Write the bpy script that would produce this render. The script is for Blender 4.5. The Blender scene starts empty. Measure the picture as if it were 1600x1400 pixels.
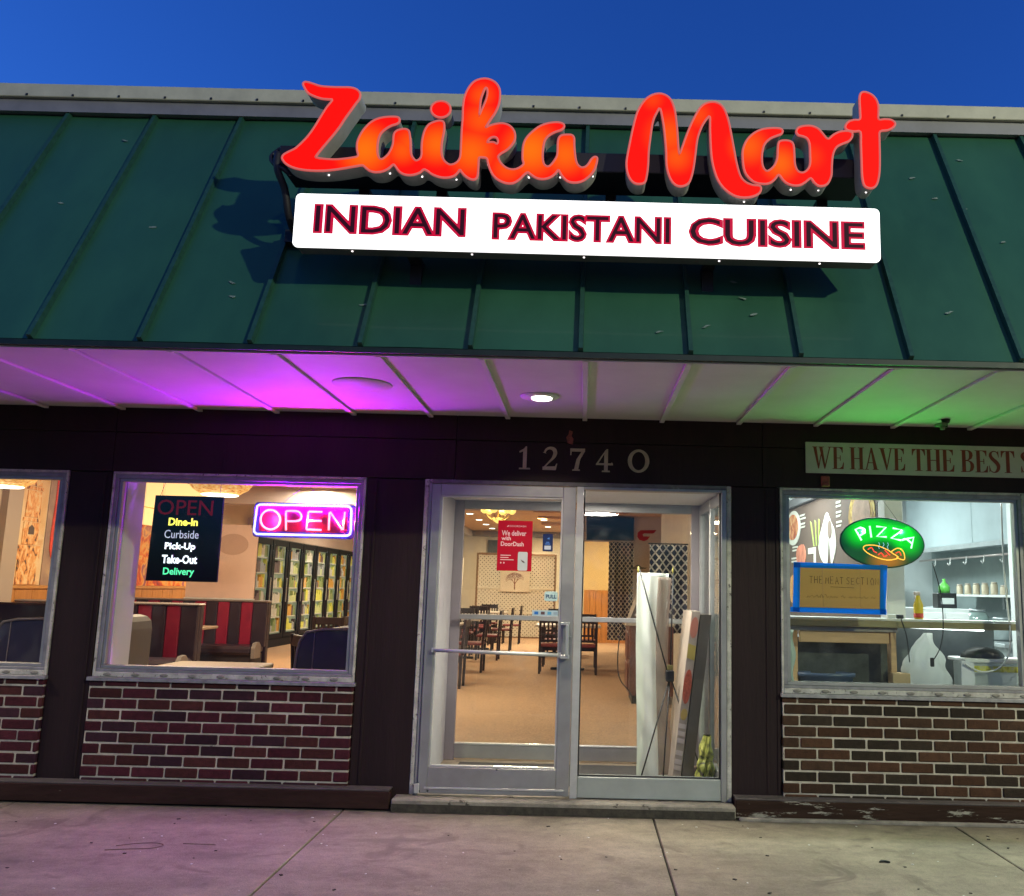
import bpy, bmesh, math, random
from mathutils import Vector, Matrix
random.seed(7)
C = bpy.context.scene.collection
S = bpy.context.scene
# ------------------------------------------------------------------ camera
SUN_EL=3; SKY_TINT=(.15,.63,2.7,1); SKY_STR=.15
LOT1=4900; LOT2=500; PURPLE=140; PINK=42; GREEN=38; DIN=118; KIT=145; VES=50
cam_d = bpy.data.cameras.new('camera'); cam = bpy.data.objects.new('camera', cam_d); C.objects.link(cam)
S.camera = cam
cam_d.sensor_width = 36; cam_d.sensor_fit = 'HORIZONTAL'; cam_d.lens = 1400/1600*36
cam_d.shift_x = -117.4/1600; cam_d.shift_y = 0.0
cam_d.clip_start = 0.05; cam_d.clip_end = 3000
th = math.atan(220/1400); rho = math.radians(1.38)
fw = Vector((0, math.cos(th), math.sin(th))); r0 = Vector((1, 0, 0)); u0 = Vector((0, -math.sin(th), math.cos(th)))
R_ = math.cos(rho)*r0 + math.sin(rho)*u0; U_ = -math.sin(rho)*r0 + math.cos(rho)*u0
mw = Matrix.Identity(4)
for i in range(3):
    mw[i][0] = R_[i]; mw[i][1] = U_[i]; mw[i][2] = -fw[i]
mw[0][3], mw[1][3], mw[2][3] = 0, -6.1, 1.425
cam.matrix_world = mw
# ------------------------------------------------------------------ world: deep blue dusk
def nd(nt, typ, **kw):
    n = nt.nodes.new(typ)
    for k, v in kw.items():
        if k.startswith('i_'): n.inputs[k[2:].replace('_', ' ')].default_value = v
        else: setattr(n, k, v)
    return n
W = bpy.data.worlds.new('World'); S.world = W; W.use_nodes = True
nt = W.node_tree; nt.nodes.clear()
sky = nd(nt, 'ShaderNodeTexSky', sky_type='NISHITA', sun_disc=False, sun_elevation=math.radians(SUN_EL), sun_rotation=math.radians(280))
tint = nd(nt, 'ShaderNodeMix', data_type='RGBA', blend_type='MULTIPLY'); tint.inputs[0].default_value = 1
tint.inputs[7].default_value = SKY_TINT
bg = nd(nt, 'ShaderNodeBackground'); bg.inputs[1].default_value = SKY_STR
out = nd(nt, 'ShaderNodeOutputWorld')
nt.links.new(sky.outputs[0], tint.inputs[6]); nt.links.new(tint.outputs[2], bg.inputs[0]); nt.links.new(bg.outputs[0], out.inputs[0])
S.view_settings.view_transform = 'Standard'; S.view_settings.look = 'None'; S.view_settings.gamma = 1
S.view_settings.exposure = 0; S.view_settings.use_curve_mapping = False
S.cycles.max_bounces = 8; S.cycles.diffuse_bounces = 4; S.cycles.transparent_max_bounces = 16
S.cycles.sample_clamp_indirect = 4; S.cycles.caustics_reflective = False; S.cycles.caustics_refractive = False
# ------------------------------------------------------------------ lamps of the car park (their shadows fall on the roof)
def lamp(name, kind, loc, power, col, size=0.1, rot=None, parent=None, size_y=None, spread=None):
    d = bpy.data.lights.new(name, kind); d.energy = power; d.color = col
    if kind == 'AREA':
        d.size = size
        if size_y: d.shape = 'RECTANGLE'; d.size_y = size_y
        else: d.shape = 'DISK'
        if spread: d.spread = spread
    else: d.shadow_soft_size = size
    o = bpy.data.objects.new(name, d); C.objects.link(o); o.location = loc
    if rot: o.rotation_euler = rot
    if parent: o.parent = parent
    return o
lamp('car_park_lamp', 'POINT', (9.7, -12.0, 7.55), LOT1, (0.95, 1.0, 0.62), 0.12)
lamp('far_car_park_lamp', 'POINT', (1.5, -14.5, 10.5), LOT2, (1.0, 0.86, 0.70), 0.25)
# ------------------------------------------------------------------ materials
def lin(h):
    v = [int(h[i:i+2], 16)/255 for i in (0, 2, 4)]
    return tuple((c/12.92 if c <= .04045 else ((c+.055)/1.055)**2.4) for c in v) + (1,)
def col4(c): return lin(c) if isinstance(c, str) else (tuple(c) + (1,) if len(c) == 3 else c)
MC = {}
def P(name, col, rough=.6, metal=0, var=0, vs=3, bump=0, bs=40, spot=None, stretch=None, rnd=0, coat=0, trans=0, spec=None):
    """principled paint with tone variation, fine relief and optional wear spots (colour, scale, threshold)"""
    if name in MC: return MC[name]
    m = bpy.data.materials.new(name); m.use_nodes = True; MC[name] = m
    t = m.node_tree; b = t.nodes['Principled BSDF']; L = t.links.new
    c = col4(col); b.inputs['Base Color'].default_value = c
    b.inputs['Roughness'].default_value = rough; b.inputs['Metallic'].default_value = metal
    if coat: b.inputs['Coat Weight'].default_value = coat
    if spec is not None: b.inputs['Specular IOR Level'].default_value = spec
    geo = nd(t, 'ShaderNodeNewGeometry'); pos = geo.outputs['Position']
    if stretch:
        mp = nd(t, 'ShaderNodeMapping'); mp.inputs['Scale'].default_value = stretch; L(pos, mp.inputs[0]); pos = mp.outputs[0]
    cur = None
    if var:
        n = nd(t, 'ShaderNodeTexNoise'); n.inputs['Scale'].default_value = vs; n.inputs['Detail'].default_value = 8; n.inputs['Roughness'].default_value = .65
        L(pos, n.inputs[0])
        r = nd(t, 'ShaderNodeMapRange'); r.inputs[1].default_value = .3; r.inputs[2].default_value = .7; r.inputs[3].default_value = 1-var; r.inputs[4].default_value = 1+var
        L(n.outputs[0], r.inputs[0])
        mx = nd(t, 'ShaderNodeMix', data_type='RGBA', blend_type='MULTIPLY'); mx.inputs[0].default_value = 1
        mx.inputs[6].default_value = c; L(r.outputs[0], mx.inputs[7]); cur = mx.outputs[2]
        rr = nd(t, 'ShaderNodeMapRange'); rr.inputs[3].default_value = max(.05, rough-.12); rr.inputs[4].default_value = min(1, rough+.12)
        L(n.outputs[0], rr.inputs[0]); L(rr.outputs[0], b.inputs['Roughness'])
    if rnd:
        oi = nd(t, 'ShaderNodeObjectInfo'); r = nd(t, 'ShaderNodeMapRange'); r.inputs[3].default_value = 1-rnd; r.inputs[4].default_value = 1+rnd
        L(oi.outputs['Random'], r.inputs[0])
        mx = nd(t, 'ShaderNodeMix', data_type='RGBA', blend_type='MULTIPLY'); mx.inputs[0].default_value = 1
        if cur: L(cur, mx.inputs[6])
        else: mx.inputs[6].default_value = c
        L(r.outputs[0], mx.inputs[7]); cur = mx.outputs[2]
    if spot:
        sc, ss, thr = spot
        n = nd(t, 'ShaderNodeTexNoise'); n.inputs['Scale'].default_value = ss; n.inputs['Detail'].default_value = 6; n.inputs['Roughness'].default_value = .7
        L(pos, n.inputs[0])
        r = nd(t, 'ShaderNodeMapRange'); r.inputs[1].default_value = thr; r.inputs[2].default_value = thr+.03; L(n.outputs[0], r.inputs[0])
        mx = nd(t, 'ShaderNodeMix', data_type='RGBA'); L(r.outputs[0], mx.inputs[0])
        if cur: L(cur, mx.inputs[6])
        else: mx.inputs[6].default_value = c
        mx.inputs[7].default_value = col4(sc); cur = mx.outputs[2]
    if cur: L(cur, b.inputs['Base Color'])
    if bump:
        n = nd(t, 'ShaderNodeTexNoise'); n.inputs['Scale'].default_value = bs; n.inputs['Detail'].default_value = 6
        L(pos, n.inputs[0]); bp = nd(t, 'ShaderNodeBump'); bp.inputs['Strength'].default_value = bump; bp.inputs['Distance'].default_value = .01
        L(n.outputs[0], bp.inputs['Height']); L(bp.outputs[0], b.inputs['Normal'])
    return m
def E(name, col, s, diff=None):
    if name in MC: return MC[name]
    m = bpy.data.materials.new(name); m.use_nodes = True; MC[name] = m
    b = m.node_tree.nodes['Principled BSDF']; c = col4(col)
    b.inputs['Base Color'].default_value = col4(diff) if diff else c; b.inputs['Roughness'].default_value = .6; b.inputs['Specular IOR Level'].default_value = .15
    b.inputs['Emission Color'].default_value = c; b.inputs['Emission Strength'].default_value = s
    return m
def glassm(name='window_glass', tintc=(.93, .95, .95), refl=1.0):
    if name in MC: return MC[name]
    m = bpy.data.materials.new(name); m.use_nodes = True; MC[name] = m
    t = m.node_tree; t.nodes.clear(); L = t.links.new
    tr = nd(t, 'ShaderNodeBsdfTransparent'); tr.inputs[0].default_value = tintc + (1,)
    gl = nd(t, 'ShaderNodeBsdfGlossy'); gl.inputs['Roughness'].default_value = .01
    lw = nd(t, 'ShaderNodeLayerWeight'); lw.inputs[0].default_value = .5      # Schlick, the same from both sides of the thin pane
    p5 = nd(t, 'ShaderNodeMath', operation='POWER'); p5.inputs[1].default_value = 5; L(lw.outputs['Facing'], p5.inputs[0])
    mu = nd(t, 'ShaderNodeMath', operation='MULTIPLY_ADD'); mu.inputs[1].default_value = .9*refl; mu.inputs[2].default_value = .035*refl; L(p5.outputs[0], mu.inputs[0])
    # streaks and smears left by cleaning
    geo = nd(t, 'ShaderNodeNewGeometry'); n = nd(t, 'ShaderNodeTexNoise'); n.inputs['Scale'].default_value = 5; n.inputs['Detail'].default_value = 5; L(geo.outputs['Position'], n.inputs[0])
    r = nd(t, 'ShaderNodeMapRange'); r.inputs[1].default_value = .55; r.inputs[2].default_value = .8; r.inputs[3].default_value = 0; r.inputs[4].default_value = .055; L(n.outputs[0], r.inputs[0])
    df = nd(t, 'ShaderNodeBsdfDiffuse'); df.inputs[0].default_value = (.5, .5, .5, 1)
    mx0 = nd(t, 'ShaderNodeMixShader'); L(r.outputs[0], mx0.inputs[0]); L(tr.outputs[0], mx0.inputs[1]); L(df.outputs[0], mx0.inputs[2])
    mx = nd(t, 'ShaderNodeMixShader'); L(mu.outputs[0], mx.inputs[0]); L(mx0.outputs[0], mx.inputs[1]); L(gl.outputs[0], mx.inputs[2])
    o = nd(t, 'ShaderNodeOutputMaterial'); L(mx.outputs[0], o.inputs[0])
    return m
# ------------------------------------------------------------------ geometry helpers
def off(parent):
    v = Vector((0, 0, 0))
    while parent: v += parent.location; parent = parent.parent
    return v
class MB:
    def __init__(s): s.v = []; s.f = []; s.sm = set()
    def add(s, vs, fs, smooth=False):
        n = len(s.v); s.v += [tuple(p) for p in vs]
        for f in fs:
            if smooth: s.sm.add(len(s.f))
            s.f.append(tuple(i+n for i in f))
        return s
    def box(s, x0, x1, y0, y1, z0, z1, b=0, rz=0, c=None):
        x0, x1 = min(x0, x1), max(x0, x1); y0, y1 = min(y0, y1), max(y0, y1); z0, z1 = min(z0, z1), max(z0, z1)
        if b:
            o = []
            for (z, i) in ((z0, b), (z0+b, 0), (z1-b, 0), (z1, b)):
                o += [(x0+b, y0+i, z), (x1-b, y0+i, z), (x1-i, y0+b, z), (x1-i, y1-b, z), (x1-b, y1-i, z), (x0+b, y1-i, z), (x0+i, y1-b, z), (x0+i, y0+b, z)]
            f = [tuple(reversed(range(8))), tuple(range(24, 32))]
            for k in range(3):
                for j in range(8): f.append((k*8+j, k*8+(j+1) % 8, (k+1)*8+(j+1) % 8, (k+1)*8+j))
            vs = o
        else:
            vs = [(x, y, z) for z in (z0, z1) for x, y in ((x0, y0), (x1, y0), (x1, y1), (x0, y1))]
            f = [(3, 2, 1, 0), (4, 5, 6, 7), (0, 1, 5, 4), (1, 2, 6, 5), (2, 3, 7, 6), (3, 0, 4, 7)]
        if rz:
            cx, cy = c or ((x0+x1)/2, (y0+y1)/2); ca, sa = math.cos(rz), math.sin(rz)
            vs = [(cx+(x-cx)*ca-(y-cy)*sa, cy+(x-cx)*sa+(y-cy)*ca, z) for x, y, z in vs]
        return s.add(vs, f)
    def prism(s, pts, y0, y1):
        """pts: outline in (x, z); extruded from y0 to y1"""
        n = len(pts); a = sum(pts[i][0]*pts[(i+1) % n][1]-pts[(i+1) % n][0]*pts[i][1] for i in range(n))
        if a < 0: pts = pts[::-1]
        vs = [(x, y0, z) for x, z in pts]+[(x, y1, z) for x, z in pts]
        f = [tuple(range(n)), tuple(reversed(range(n, 2*n)))]+[(i, i+n, (i+1) % n+n, (i+1) % n) for i in range(n)]
        return s.add(vs, f)
    def prismx(s, pts, x0, x1):
        """pts in (y, z), extruded along x"""
        n = len(pts)
        a = sum(pts[i][0]*pts[(i+1) % n][1]-pts[(i+1) % n][0]*pts[i][1] for i in range(n))
        if a < 0: pts = pts[::-1]
        vs = [(x0, y, z) for y, z in pts]+[(x1, y, z) for y, z in pts]
        f = [tuple(reversed(range(n))), tuple(range(n, 2*n))]+[(i, (i+1) % n, (i+1) % n+n, i+n) for i in range(n)]
        return s.add(vs, f)
    def tube(s, pts, r, n=8, closed=False):
        pts = [Vector(p) for p in pts]; m = len(pts); rings = []
        rr = r if isinstance(r, (list, tuple)) else [r]*m
        prev = None
        for i, p in enumerate(pts):
            a = pts[(i-1) % m] if (closed or i > 0) else p
            b = pts[(i+1) % m] if (closed or i < m-1) else p
            d = (b-a).normalized() if (b-a).length > 1e-9 else Vector((0, 0, 1))
            if prev is None:
                up = Vector((0, 0, 1)) if abs(d.z) < .9 else Vector((1, 0, 0))
                u = d.cross(up).normalized()
            else:
                u = (prev-d*prev.dot(d))
                u = u.normalized() if u.length > 1e-6 else d.cross(Vector((0, 1, 0))).normalized()
            prev = u; w = d.cross(u)
            rings.append([tuple(p+(u*math.cos(k*2*math.pi/n)+w*math.sin(k*2*math.pi/n))*rr[i]) for k in range(n)])
        vs = [q for ring in rings for q in ring]; f = []
        for i in range(m if closed else m-1):
            j = (i+1) % m
            for k in range(n): f.append((i*n+k, i*n+(k+1) % n, j*n+(k+1) % n, j*n+k))
        if not closed: f += [tuple(reversed(range(n))), tuple(range((m-1)*n, m*n))]
        return s.add(vs, f, True)
    def lathe(s, prof, c=(0, 0, 0), n=20, sx=1, sy=1):
        """prof: (radius, z)"""
        vs = []; f = []
        for r, z in prof:
            for k in range(n): vs.append((c[0]+sx*r*math.cos(2*math.pi*k/n), c[1]+sy*r*math.sin(2*math.pi*k/n), c[2]+z))
        for i in range(len(prof)-1):
            for k in range(n): f.append((i*n+k, i*n+(k+1) % n, (i+1)*n+(k+1) % n, (i+1)*n+k))
        f += [tuple(reversed(range(n))), tuple(range((len(prof)-1)*n, len(prof)*n))]
        return s.add(vs, f, True)
    def grid(s, fn, nu, nv, smooth=True):
        vs = [fn(i/nu, j/nv) for i in range(nu+1) for j in range(nv+1)]
        f = [(i*(nv+1)+j, (i+1)*(nv+1)+j, (i+1)*(nv+1)+j+1, i*(nv+1)+j+1) for i in range(nu) for j in range(nv)]
        return s.add(vs, f, smooth)
    def mesh(s, name, mat, o=Vector((0, 0, 0))):
        me = bpy.data.meshes.new(name)
        me.from_pydata([(v[0]-o[0], v[1]-o[1], v[2]-o[2]) for v in s.v], [], s.f)
        me.materials.append(mat)
        if s.sm: me.polygons.foreach_set('use_smooth', [i in s.sm for i in range(len(s.f))])
        me.update(); return me
    def build(s, name, mat, parent=None, kind=None, label=None):
        ob = bpy.data.objects.new(name, s.mesh(name, mat, off(parent))); C.objects.link(ob)
        if parent: ob.parent = parent
        if kind: ob['kind'] = kind
        if label: ob['label'] = label
        return ob
def thing(name, label, cat, loc=(0, 0, 0), group=None, rz=0):
    o = bpy.data.objects.new(name, None); C.objects.link(o); o.location = loc; o.rotation_euler = (0, 0, rz); o.empty_display_size = .1
    o['label'] = label; o['category'] = cat
    if group: o['group'] = group
    return o
def tag(o, label, cat, group=None):
    o['label'] = label; o['category'] = cat
    if group: o['group'] = group
    return o
def part(name, parent, label=None):
    o = bpy.data.objects.new(name, None); C.objects.link(o); o.parent = parent; o.empty_display_size = .1
    if label: o['label'] = label
    return o
def meshpart(me, name, parent, loc=(0, 0, 0), label=None):
    o = bpy.data.objects.new(name, me); C.objects.link(o); o.parent = parent; o.location = Vector(loc)-off(parent)
    if label: o['label'] = label
    return o
def dup(root, loc, rz=0, label=None, group=None):
    r = root.copy(); C.objects.link(r); r.location = loc; r.rotation_euler = (0, 0, rz)
    if label: r['label'] = label
    if group: r['group'] = group
    for ch in list(root.children):
        c = ch.copy(); C.objects.link(c); c.parent = r
        for g in list(ch.children):
            d = g.copy(); C.objects.link(d); d.parent = c
    return r
def ev(ob):
    dg = bpy.context.evaluated_depsgraph_get()
    me = bpy.data.meshes.new_from_object(ob.evaluated_get(dg)); return me
def text_mb(body, x0, x1, z0, z1, y, thick=.002, bold=0.0, shear=0):
    """lettering fitted to a rectangle, facing -Y with its back at y"""
    cu = bpy.data.curves.new('t', 'FONT'); cu.body = body; cu.size = 1; cu.extrude = .01; cu.offset = bold; cu.resolution_u = 3; cu.shear = shear
    ob = bpy.data.objects.new('t', cu); C.objects.link(ob); me = ev(ob)
    xs = [v.co.x for v in me.vertices]; ys = [v.co.y for v in me.vertices]; a, b, c, d = min(xs), max(xs), min(ys), max(ys)
    mb = MB()
    mb.add([(x0+(v.co.x-a)/(b-a)*(x1-x0), y-thick/2-(v.co.z/.01)*thick/2, z0+(v.co.y-c)/(d-c)*(z1-z0)) for v in me.vertices], [tuple(p.vertices) for p in me.polygons])
    bpy.data.objects.remove(ob); bpy.data.curves.remove(cu); bpy.data.meshes.remove(me)
    return mb
def shape_mb(loops, y0, y1, offs=0.0, smooth=True):
    """filled outline with holes, in (x, z), from y0 to y1 (y0 in front)"""
    cu = bpy.data.curves.new('s', 'CURVE'); cu.dimensions = '2D'; cu.fill_mode = 'BOTH'; cu.extrude = abs(y1-y0)/2; cu.offset = offs; cu.resolution_u = 3
    for L in loops:
        if smooth:
            sp = cu.splines.new('BEZIER'); sp.bezier_points.add(len(L)-1)
            n = len(L)
            for i, (x, z) in enumerate(L):
                bp = sp.bezier_points[i]; bp.co = (x, z, 0)
                p, q = Vector(L[i-1]), Vector(L[(i+1) % n]); c = Vector((x, z))
                a1, a2 = (c-p), (q-c)
                ang = a1.angle(a2) if a1.length > 1e-6 and a2.length > 1e-6 else 0
                if ang > math.radians(62):
                    bp.handle_left_type = bp.handle_right_type = 'VECTOR'
                else:
                    bp.handle_left_type = bp.handle_right_type = 'AUTO'
        else:
            sp = cu.splines.new('POLY'); sp.points.add(len(L)-1)
            for i, (x, z) in enumerate(L): sp.points[i].co = (x, z, 0, 1)
        sp.use_cyclic_u = True
    ob = bpy.data.objects.new('s', cu); C.objects.link(ob); me = ev(ob); ym = (y0+y1)/2
    mb = MB(); mb.add([(v.co.x, ym-v.co.z, v.co.y) for v in me.vertices], [tuple(p.vertices) for p in me.polygons])
    bpy.data.objects.remove(ob); bpy.data.curves.remove(cu); bpy.data.meshes.remove(me)
    return mb
def smooth_path(L, n=4, closed=False):
    m = len(L); out = []
    rng = m if closed else m-1
    for i in range(rng):
        p0 = Vector(L[(i-1) % m] if (closed or i > 0) else L[i]); p1 = Vector(L[i]); p2 = Vector(L[(i+1) % m]); p3 = Vector(L[(i+2) % m] if (closed or i+2 < m) else L[(i+1) % m])
        for k in range(n):
            t = k/n
            out.append(tuple(.5*((2*p1)+(-p0+p2)*t+(2*p0-5*p1+4*p2-p3)*t*t+(-p0+3*p1-3*p2+p3)*t**3)))
    if not closed: out.append(tuple(L[-1]))
    return out
def strip(pts, w):
    """outline of a stroke with varying width through (x, z) points"""
    a = []; b = []
    for i, p in enumerate(pts):
        p = Vector(p); q = Vector(pts[max(i-1, 0)]); r = Vector(pts[min(i+1, len(pts)-1)])
        d = (r-q).normalized(); n = Vector((-d.y, d.x)); ww = w[i] if isinstance(w, (list, tuple)) else w
        a.append(tuple(p+n*ww/2)); b.append(tuple(p-n*ww/2))
    return a+b[::-1]
# ------------------------------------------------------------------ common materials
brown = P('brown_painted_wood', (.022, .0115, .012), .6, spec=.2, var=.2, vs=6, bump=.25, bs=60, stretch=(1, 1, .12))
alu = P('satin_aluminium', (.36, .35, .34), .42, .55, var=.12, vs=5, bump=.03, bs=90)
alu_light = P('pale_aluminium', (.55, .54, .52), .4, .35, var=.12, vs=8)
weather = P('peeling_white_frame_paint', (.46, .43, .38), .6, 0, var=.35, vs=14, bump=.3, bs=70, spot=((.13, .11, .10), 34, .60))
fralu = P('dull_frame_aluminium', (.26, .25, .26), .5, .3, var=.25, vs=14)
dark_alu = P('dark_gasket', (.02, .02, .02), .5)
def concrete_mat():
    m = bpy.data.materials.new('sidewalk_concrete'); m.use_nodes = True; t = m.node_tree; L = t.links.new; b = t.nodes['Principled BSDF']; b.inputs['Roughness'].default_value = .88
    geo = nd(t, 'ShaderNodeNewGeometry'); cur = None
    # (scale, detail, low, high, dark, light, stretch): broad stains, drag marks, mottling, sand grain
    for sc, dt, lo, hi, a, b_, stc in ((.8, 5, .34, .66, .76, 1.18, (1, 1, 1)), (2.6, 8, .36, .64, .78, 1.12, (.6, 1.6, 1)), (14, 6, .3, .7, .84, 1.12, (1, 1, 1)), (260, 2, .25, .75, .70, 1.30, (1, 1, 1)), (75, 3, .3, .7, .86, 1.12, (1, 1, 1))):
        mp = nd(t, 'ShaderNodeMapping'); mp.inputs['Scale'].default_value = stc; L(geo.outputs['Position'], mp.inputs[0])
        n = nd(t, 'ShaderNodeTexNoise'); n.inputs['Scale'].default_value = sc; n.inputs['Detail'].default_value = dt; n.inputs['Roughness'].default_value = .65; L(mp.outputs[0], n.inputs[0])
        r = nd(t, 'ShaderNodeMapRange'); r.inputs[1].default_value = lo; r.inputs[2].default_value = hi; r.inputs[3].default_value = a; r.inputs[4].default_value = b_; L(n.outputs[0], r.inputs[0])
        mx = nd(t, 'ShaderNodeMix', data_type='RGBA', blend_type='MULTIPLY'); mx.inputs[0].default_value = 1
        if cur: L(cur, mx.inputs[6])
        else: mx.inputs[6].default_value = (.30, .247, .170, 1)
        L(r.outputs[0], mx.inputs[7]); cur = mx.outputs[2]
    n = nd(t, 'ShaderNodeTexNoise'); n.inputs['Scale'].default_value = 3.1; n.inputs['Detail'].default_value = 7; n.inputs['Distortion'].default_value = 1.2; L(geo.outputs['Position'], n.inputs[0])
    r = nd(t, 'ShaderNodeMapRange'); r.inputs[1].default_value = .58; r.inputs[2].default_value = .68; r.inputs[4].default_value = .55; L(n.outputs[0], r.inputs[0])
    mx = nd(t, 'ShaderNodeMix', data_type='RGBA'); L(r.outputs[0], mx.inputs[0]); L(cur, mx.inputs[6]); mx.inputs[7].default_value = (.13, .10, .072, 1); cur = mx.outputs[2]
    # colour darkens unevenly towards the foot of the wall
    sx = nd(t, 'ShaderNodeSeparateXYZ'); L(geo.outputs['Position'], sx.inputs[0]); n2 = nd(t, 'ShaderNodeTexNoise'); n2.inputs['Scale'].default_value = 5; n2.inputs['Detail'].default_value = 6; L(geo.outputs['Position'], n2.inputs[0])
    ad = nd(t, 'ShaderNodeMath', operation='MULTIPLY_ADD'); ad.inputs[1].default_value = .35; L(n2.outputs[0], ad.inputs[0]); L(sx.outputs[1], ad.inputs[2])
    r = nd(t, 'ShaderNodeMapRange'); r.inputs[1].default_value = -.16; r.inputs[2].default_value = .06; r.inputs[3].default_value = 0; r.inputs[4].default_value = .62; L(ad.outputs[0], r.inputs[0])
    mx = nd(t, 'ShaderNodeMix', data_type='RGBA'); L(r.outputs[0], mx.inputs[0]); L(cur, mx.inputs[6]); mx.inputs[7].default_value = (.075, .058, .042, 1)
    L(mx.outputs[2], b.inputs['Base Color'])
    n = nd(t, 'ShaderNodeTexNoise'); n.inputs['Scale'].default_value = 170; n.inputs['Detail'].default_value = 5; L(geo.outputs['Position'], n.inputs[0]); bp = nd(t, 'ShaderNodeBump'); bp.inputs['Strength'].default_value = .55; bp.inputs['Distance'].default_value = .01
    L(n.outputs[0], bp.inputs['Height']); L(bp.outputs[0], b.inputs['Normal']); return m
concrete = concrete_mat()
glass = glassm()
black = P('black_plastic', (.012, .012, .013), .45)
white = P('white_paint', (.75, .75, .73), .6, var=.05, vs=4)
steel = P('stainless_steel', (.5, .52, .53), .35, .7, var=.15, vs=6)
# ------------------------------------------------------------------ ground
g = MB(); g.box(-400, 400, -400, -9.06, -.5, -.14); g.build('car_park_asphalt', P('asphalt', (.05, .05, .05), .9, var=.2, bump=.4), kind='structure')
walk = MB(); walk.box(-30, 30, -9.0, 0.0, -.4, -.02); walk = walk.build('sidewalk', P('slab_bed', (.03, .026, .022), .95), kind='structure')
xs = [-5.71, -3.58, -1.497, .475, 2.375, 4.4]; 
for i in range(len(xs)-1):
    for (ya, yb) in ((-1.95, -.001), (-3.9, -1.956), (-6.9, -3.906)):
        s = MB()
        def slab(u, v, x0=xs[i]+.006, x1=xs[i+1]-.006, ya=ya, yb=yb):
            return None
        s.box(xs[i]+.006, xs[i+1]-.006, ya, yb, -.03, random.uniform(-.001, .001), b=.004)
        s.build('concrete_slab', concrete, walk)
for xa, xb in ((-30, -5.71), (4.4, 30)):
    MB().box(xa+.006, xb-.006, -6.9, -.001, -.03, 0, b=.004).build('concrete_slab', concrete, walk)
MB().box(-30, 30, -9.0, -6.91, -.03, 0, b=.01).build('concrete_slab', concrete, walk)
# litter and pale chips on the pavement
def specks(name, label, n, mat, sz, seed):
    r = random.Random(seed); m = MB()
    for k in range(n):
        x = r.uniform(-3.6, 3.3); y = -.12-r.random()**.8*1.9; a = r.uniform(0, 3.14); s_ = sz*r.uniform(.5, 1.3)
        m.box(x, x+s_*1.6, y, y+s_, .001, .001+s_*.3, rz=a)
    o = m.build(name, mat, kind='stuff'); tag(o, label, 'litter'); return o
specks('pale_chips', 'small white chips scattered over the concrete pavement', 75, P('chip_white', (.7, .68, .6), .8), .007, 3)
specks('dark_debris', 'dark specks of dirt and gum on the concrete pavement', 60, P('gum_dark', (.04, .03, .025), .9), .01, 4)
lf = MB(); lf.prism([(0, 0), (.03, .008), (.06, 0), (.045, .02), (.02, .024)], 0, .004)
lf.v = [(x+1.63, -.98+z*1.2, .002+y*2) for x, y, z in lf.v]
tag(lf.build('dead_leaf', P('leaf_black', (.01, .009, .008), .7)), 'small black dead leaf lying on the pavement in front of the right brick wall', 'leaf')
# a thin hairline stain like a scratched oval on the left slab
cr = MB()
for pts in ([(-2.48, -1.0), (-2.4, -.95), (-2.3, -.93), (-2.24, -.97), (-2.28, -1.03), (-2.38, -1.05), (-2.5, -1.08)], [(-2.15, -.93), (-2.0, -.935), (-1.97, -.94)]):
    q = smooth_path(pts, 4); r2 = random.Random(1)
    cr.tube([(x, y, .0005) for x, y in q], .0022, 5)
tag(cr.build('twig_scrap', P('twig', (.11, .075, .055), .95)), 'thin dark curled scrap of twine on the left part of the pavement', 'scrap')
# ------------------------------------------------------------------ the building
B_ = thing('shop_building', 'single-storey strip mall shop with green metal mansard roof, brown timber front and brick aprons', 'building', (0, 0, 0))
# mansard roof
SL = math.radians(60.5); ED = Vector((0, -1.685, 2.612)); dirv = Vector((0, math.cos(SL), math.sin(SL))); nrm = Vector((0, -math.sin(SL), math.cos(SL)))
LEN = 2.06
roof = part('mansard_roof', B_)
gm = P('green_metal_roofing', (.022, .092, .052), .46, .0, var=.24, vs=1.6, bump=.16, bs=7, coat=.05, stretch=(1, .45, .45), spot=((.10, .17, .14), 26, .735))
def rp(x, t, h): p = ED+dirv*t+nrm*h; return (x, p.y, p.z)
SX = [-.045+.5575*k for k in range(-11, 11)]
for i in range(len(SX)-1):
    m = MB(); r = random.Random(i)
    a, b2 = SX[i]+.004, SX[i+1]-.004; am = r.uniform(.002, .006); ph = r.uniform(0, 6)
    def top(u, v): return rp(a+(b2-a)*u, LEN*v, am*math.sin(math.pi*u)*math.sin(ph+v*7)+.001)
    m.grid(lambda v, u: top(u, v), 14, 4)
    m.box(0, 1e-4, 0, 1e-4, 0, 1e-4) if False else None
    # under face and edges give the sheet its thickness
    vs = [rp(a, 0, -.01), rp(b2, 0, -.01), rp(b2, LEN, -.01), rp(a, LEN, -.01), rp(a, 0, .001), rp(b2, 0, .001)]
    m.add(vs, [(0, 3, 2, 1), (0, 1, 5, 4)])
    m.build('roof_panel', gm, roof)
rs = random.Random(21); sc_m = P('scuff_grey', (.17, .22, .19), .7, var=.5, vs=60)
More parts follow.
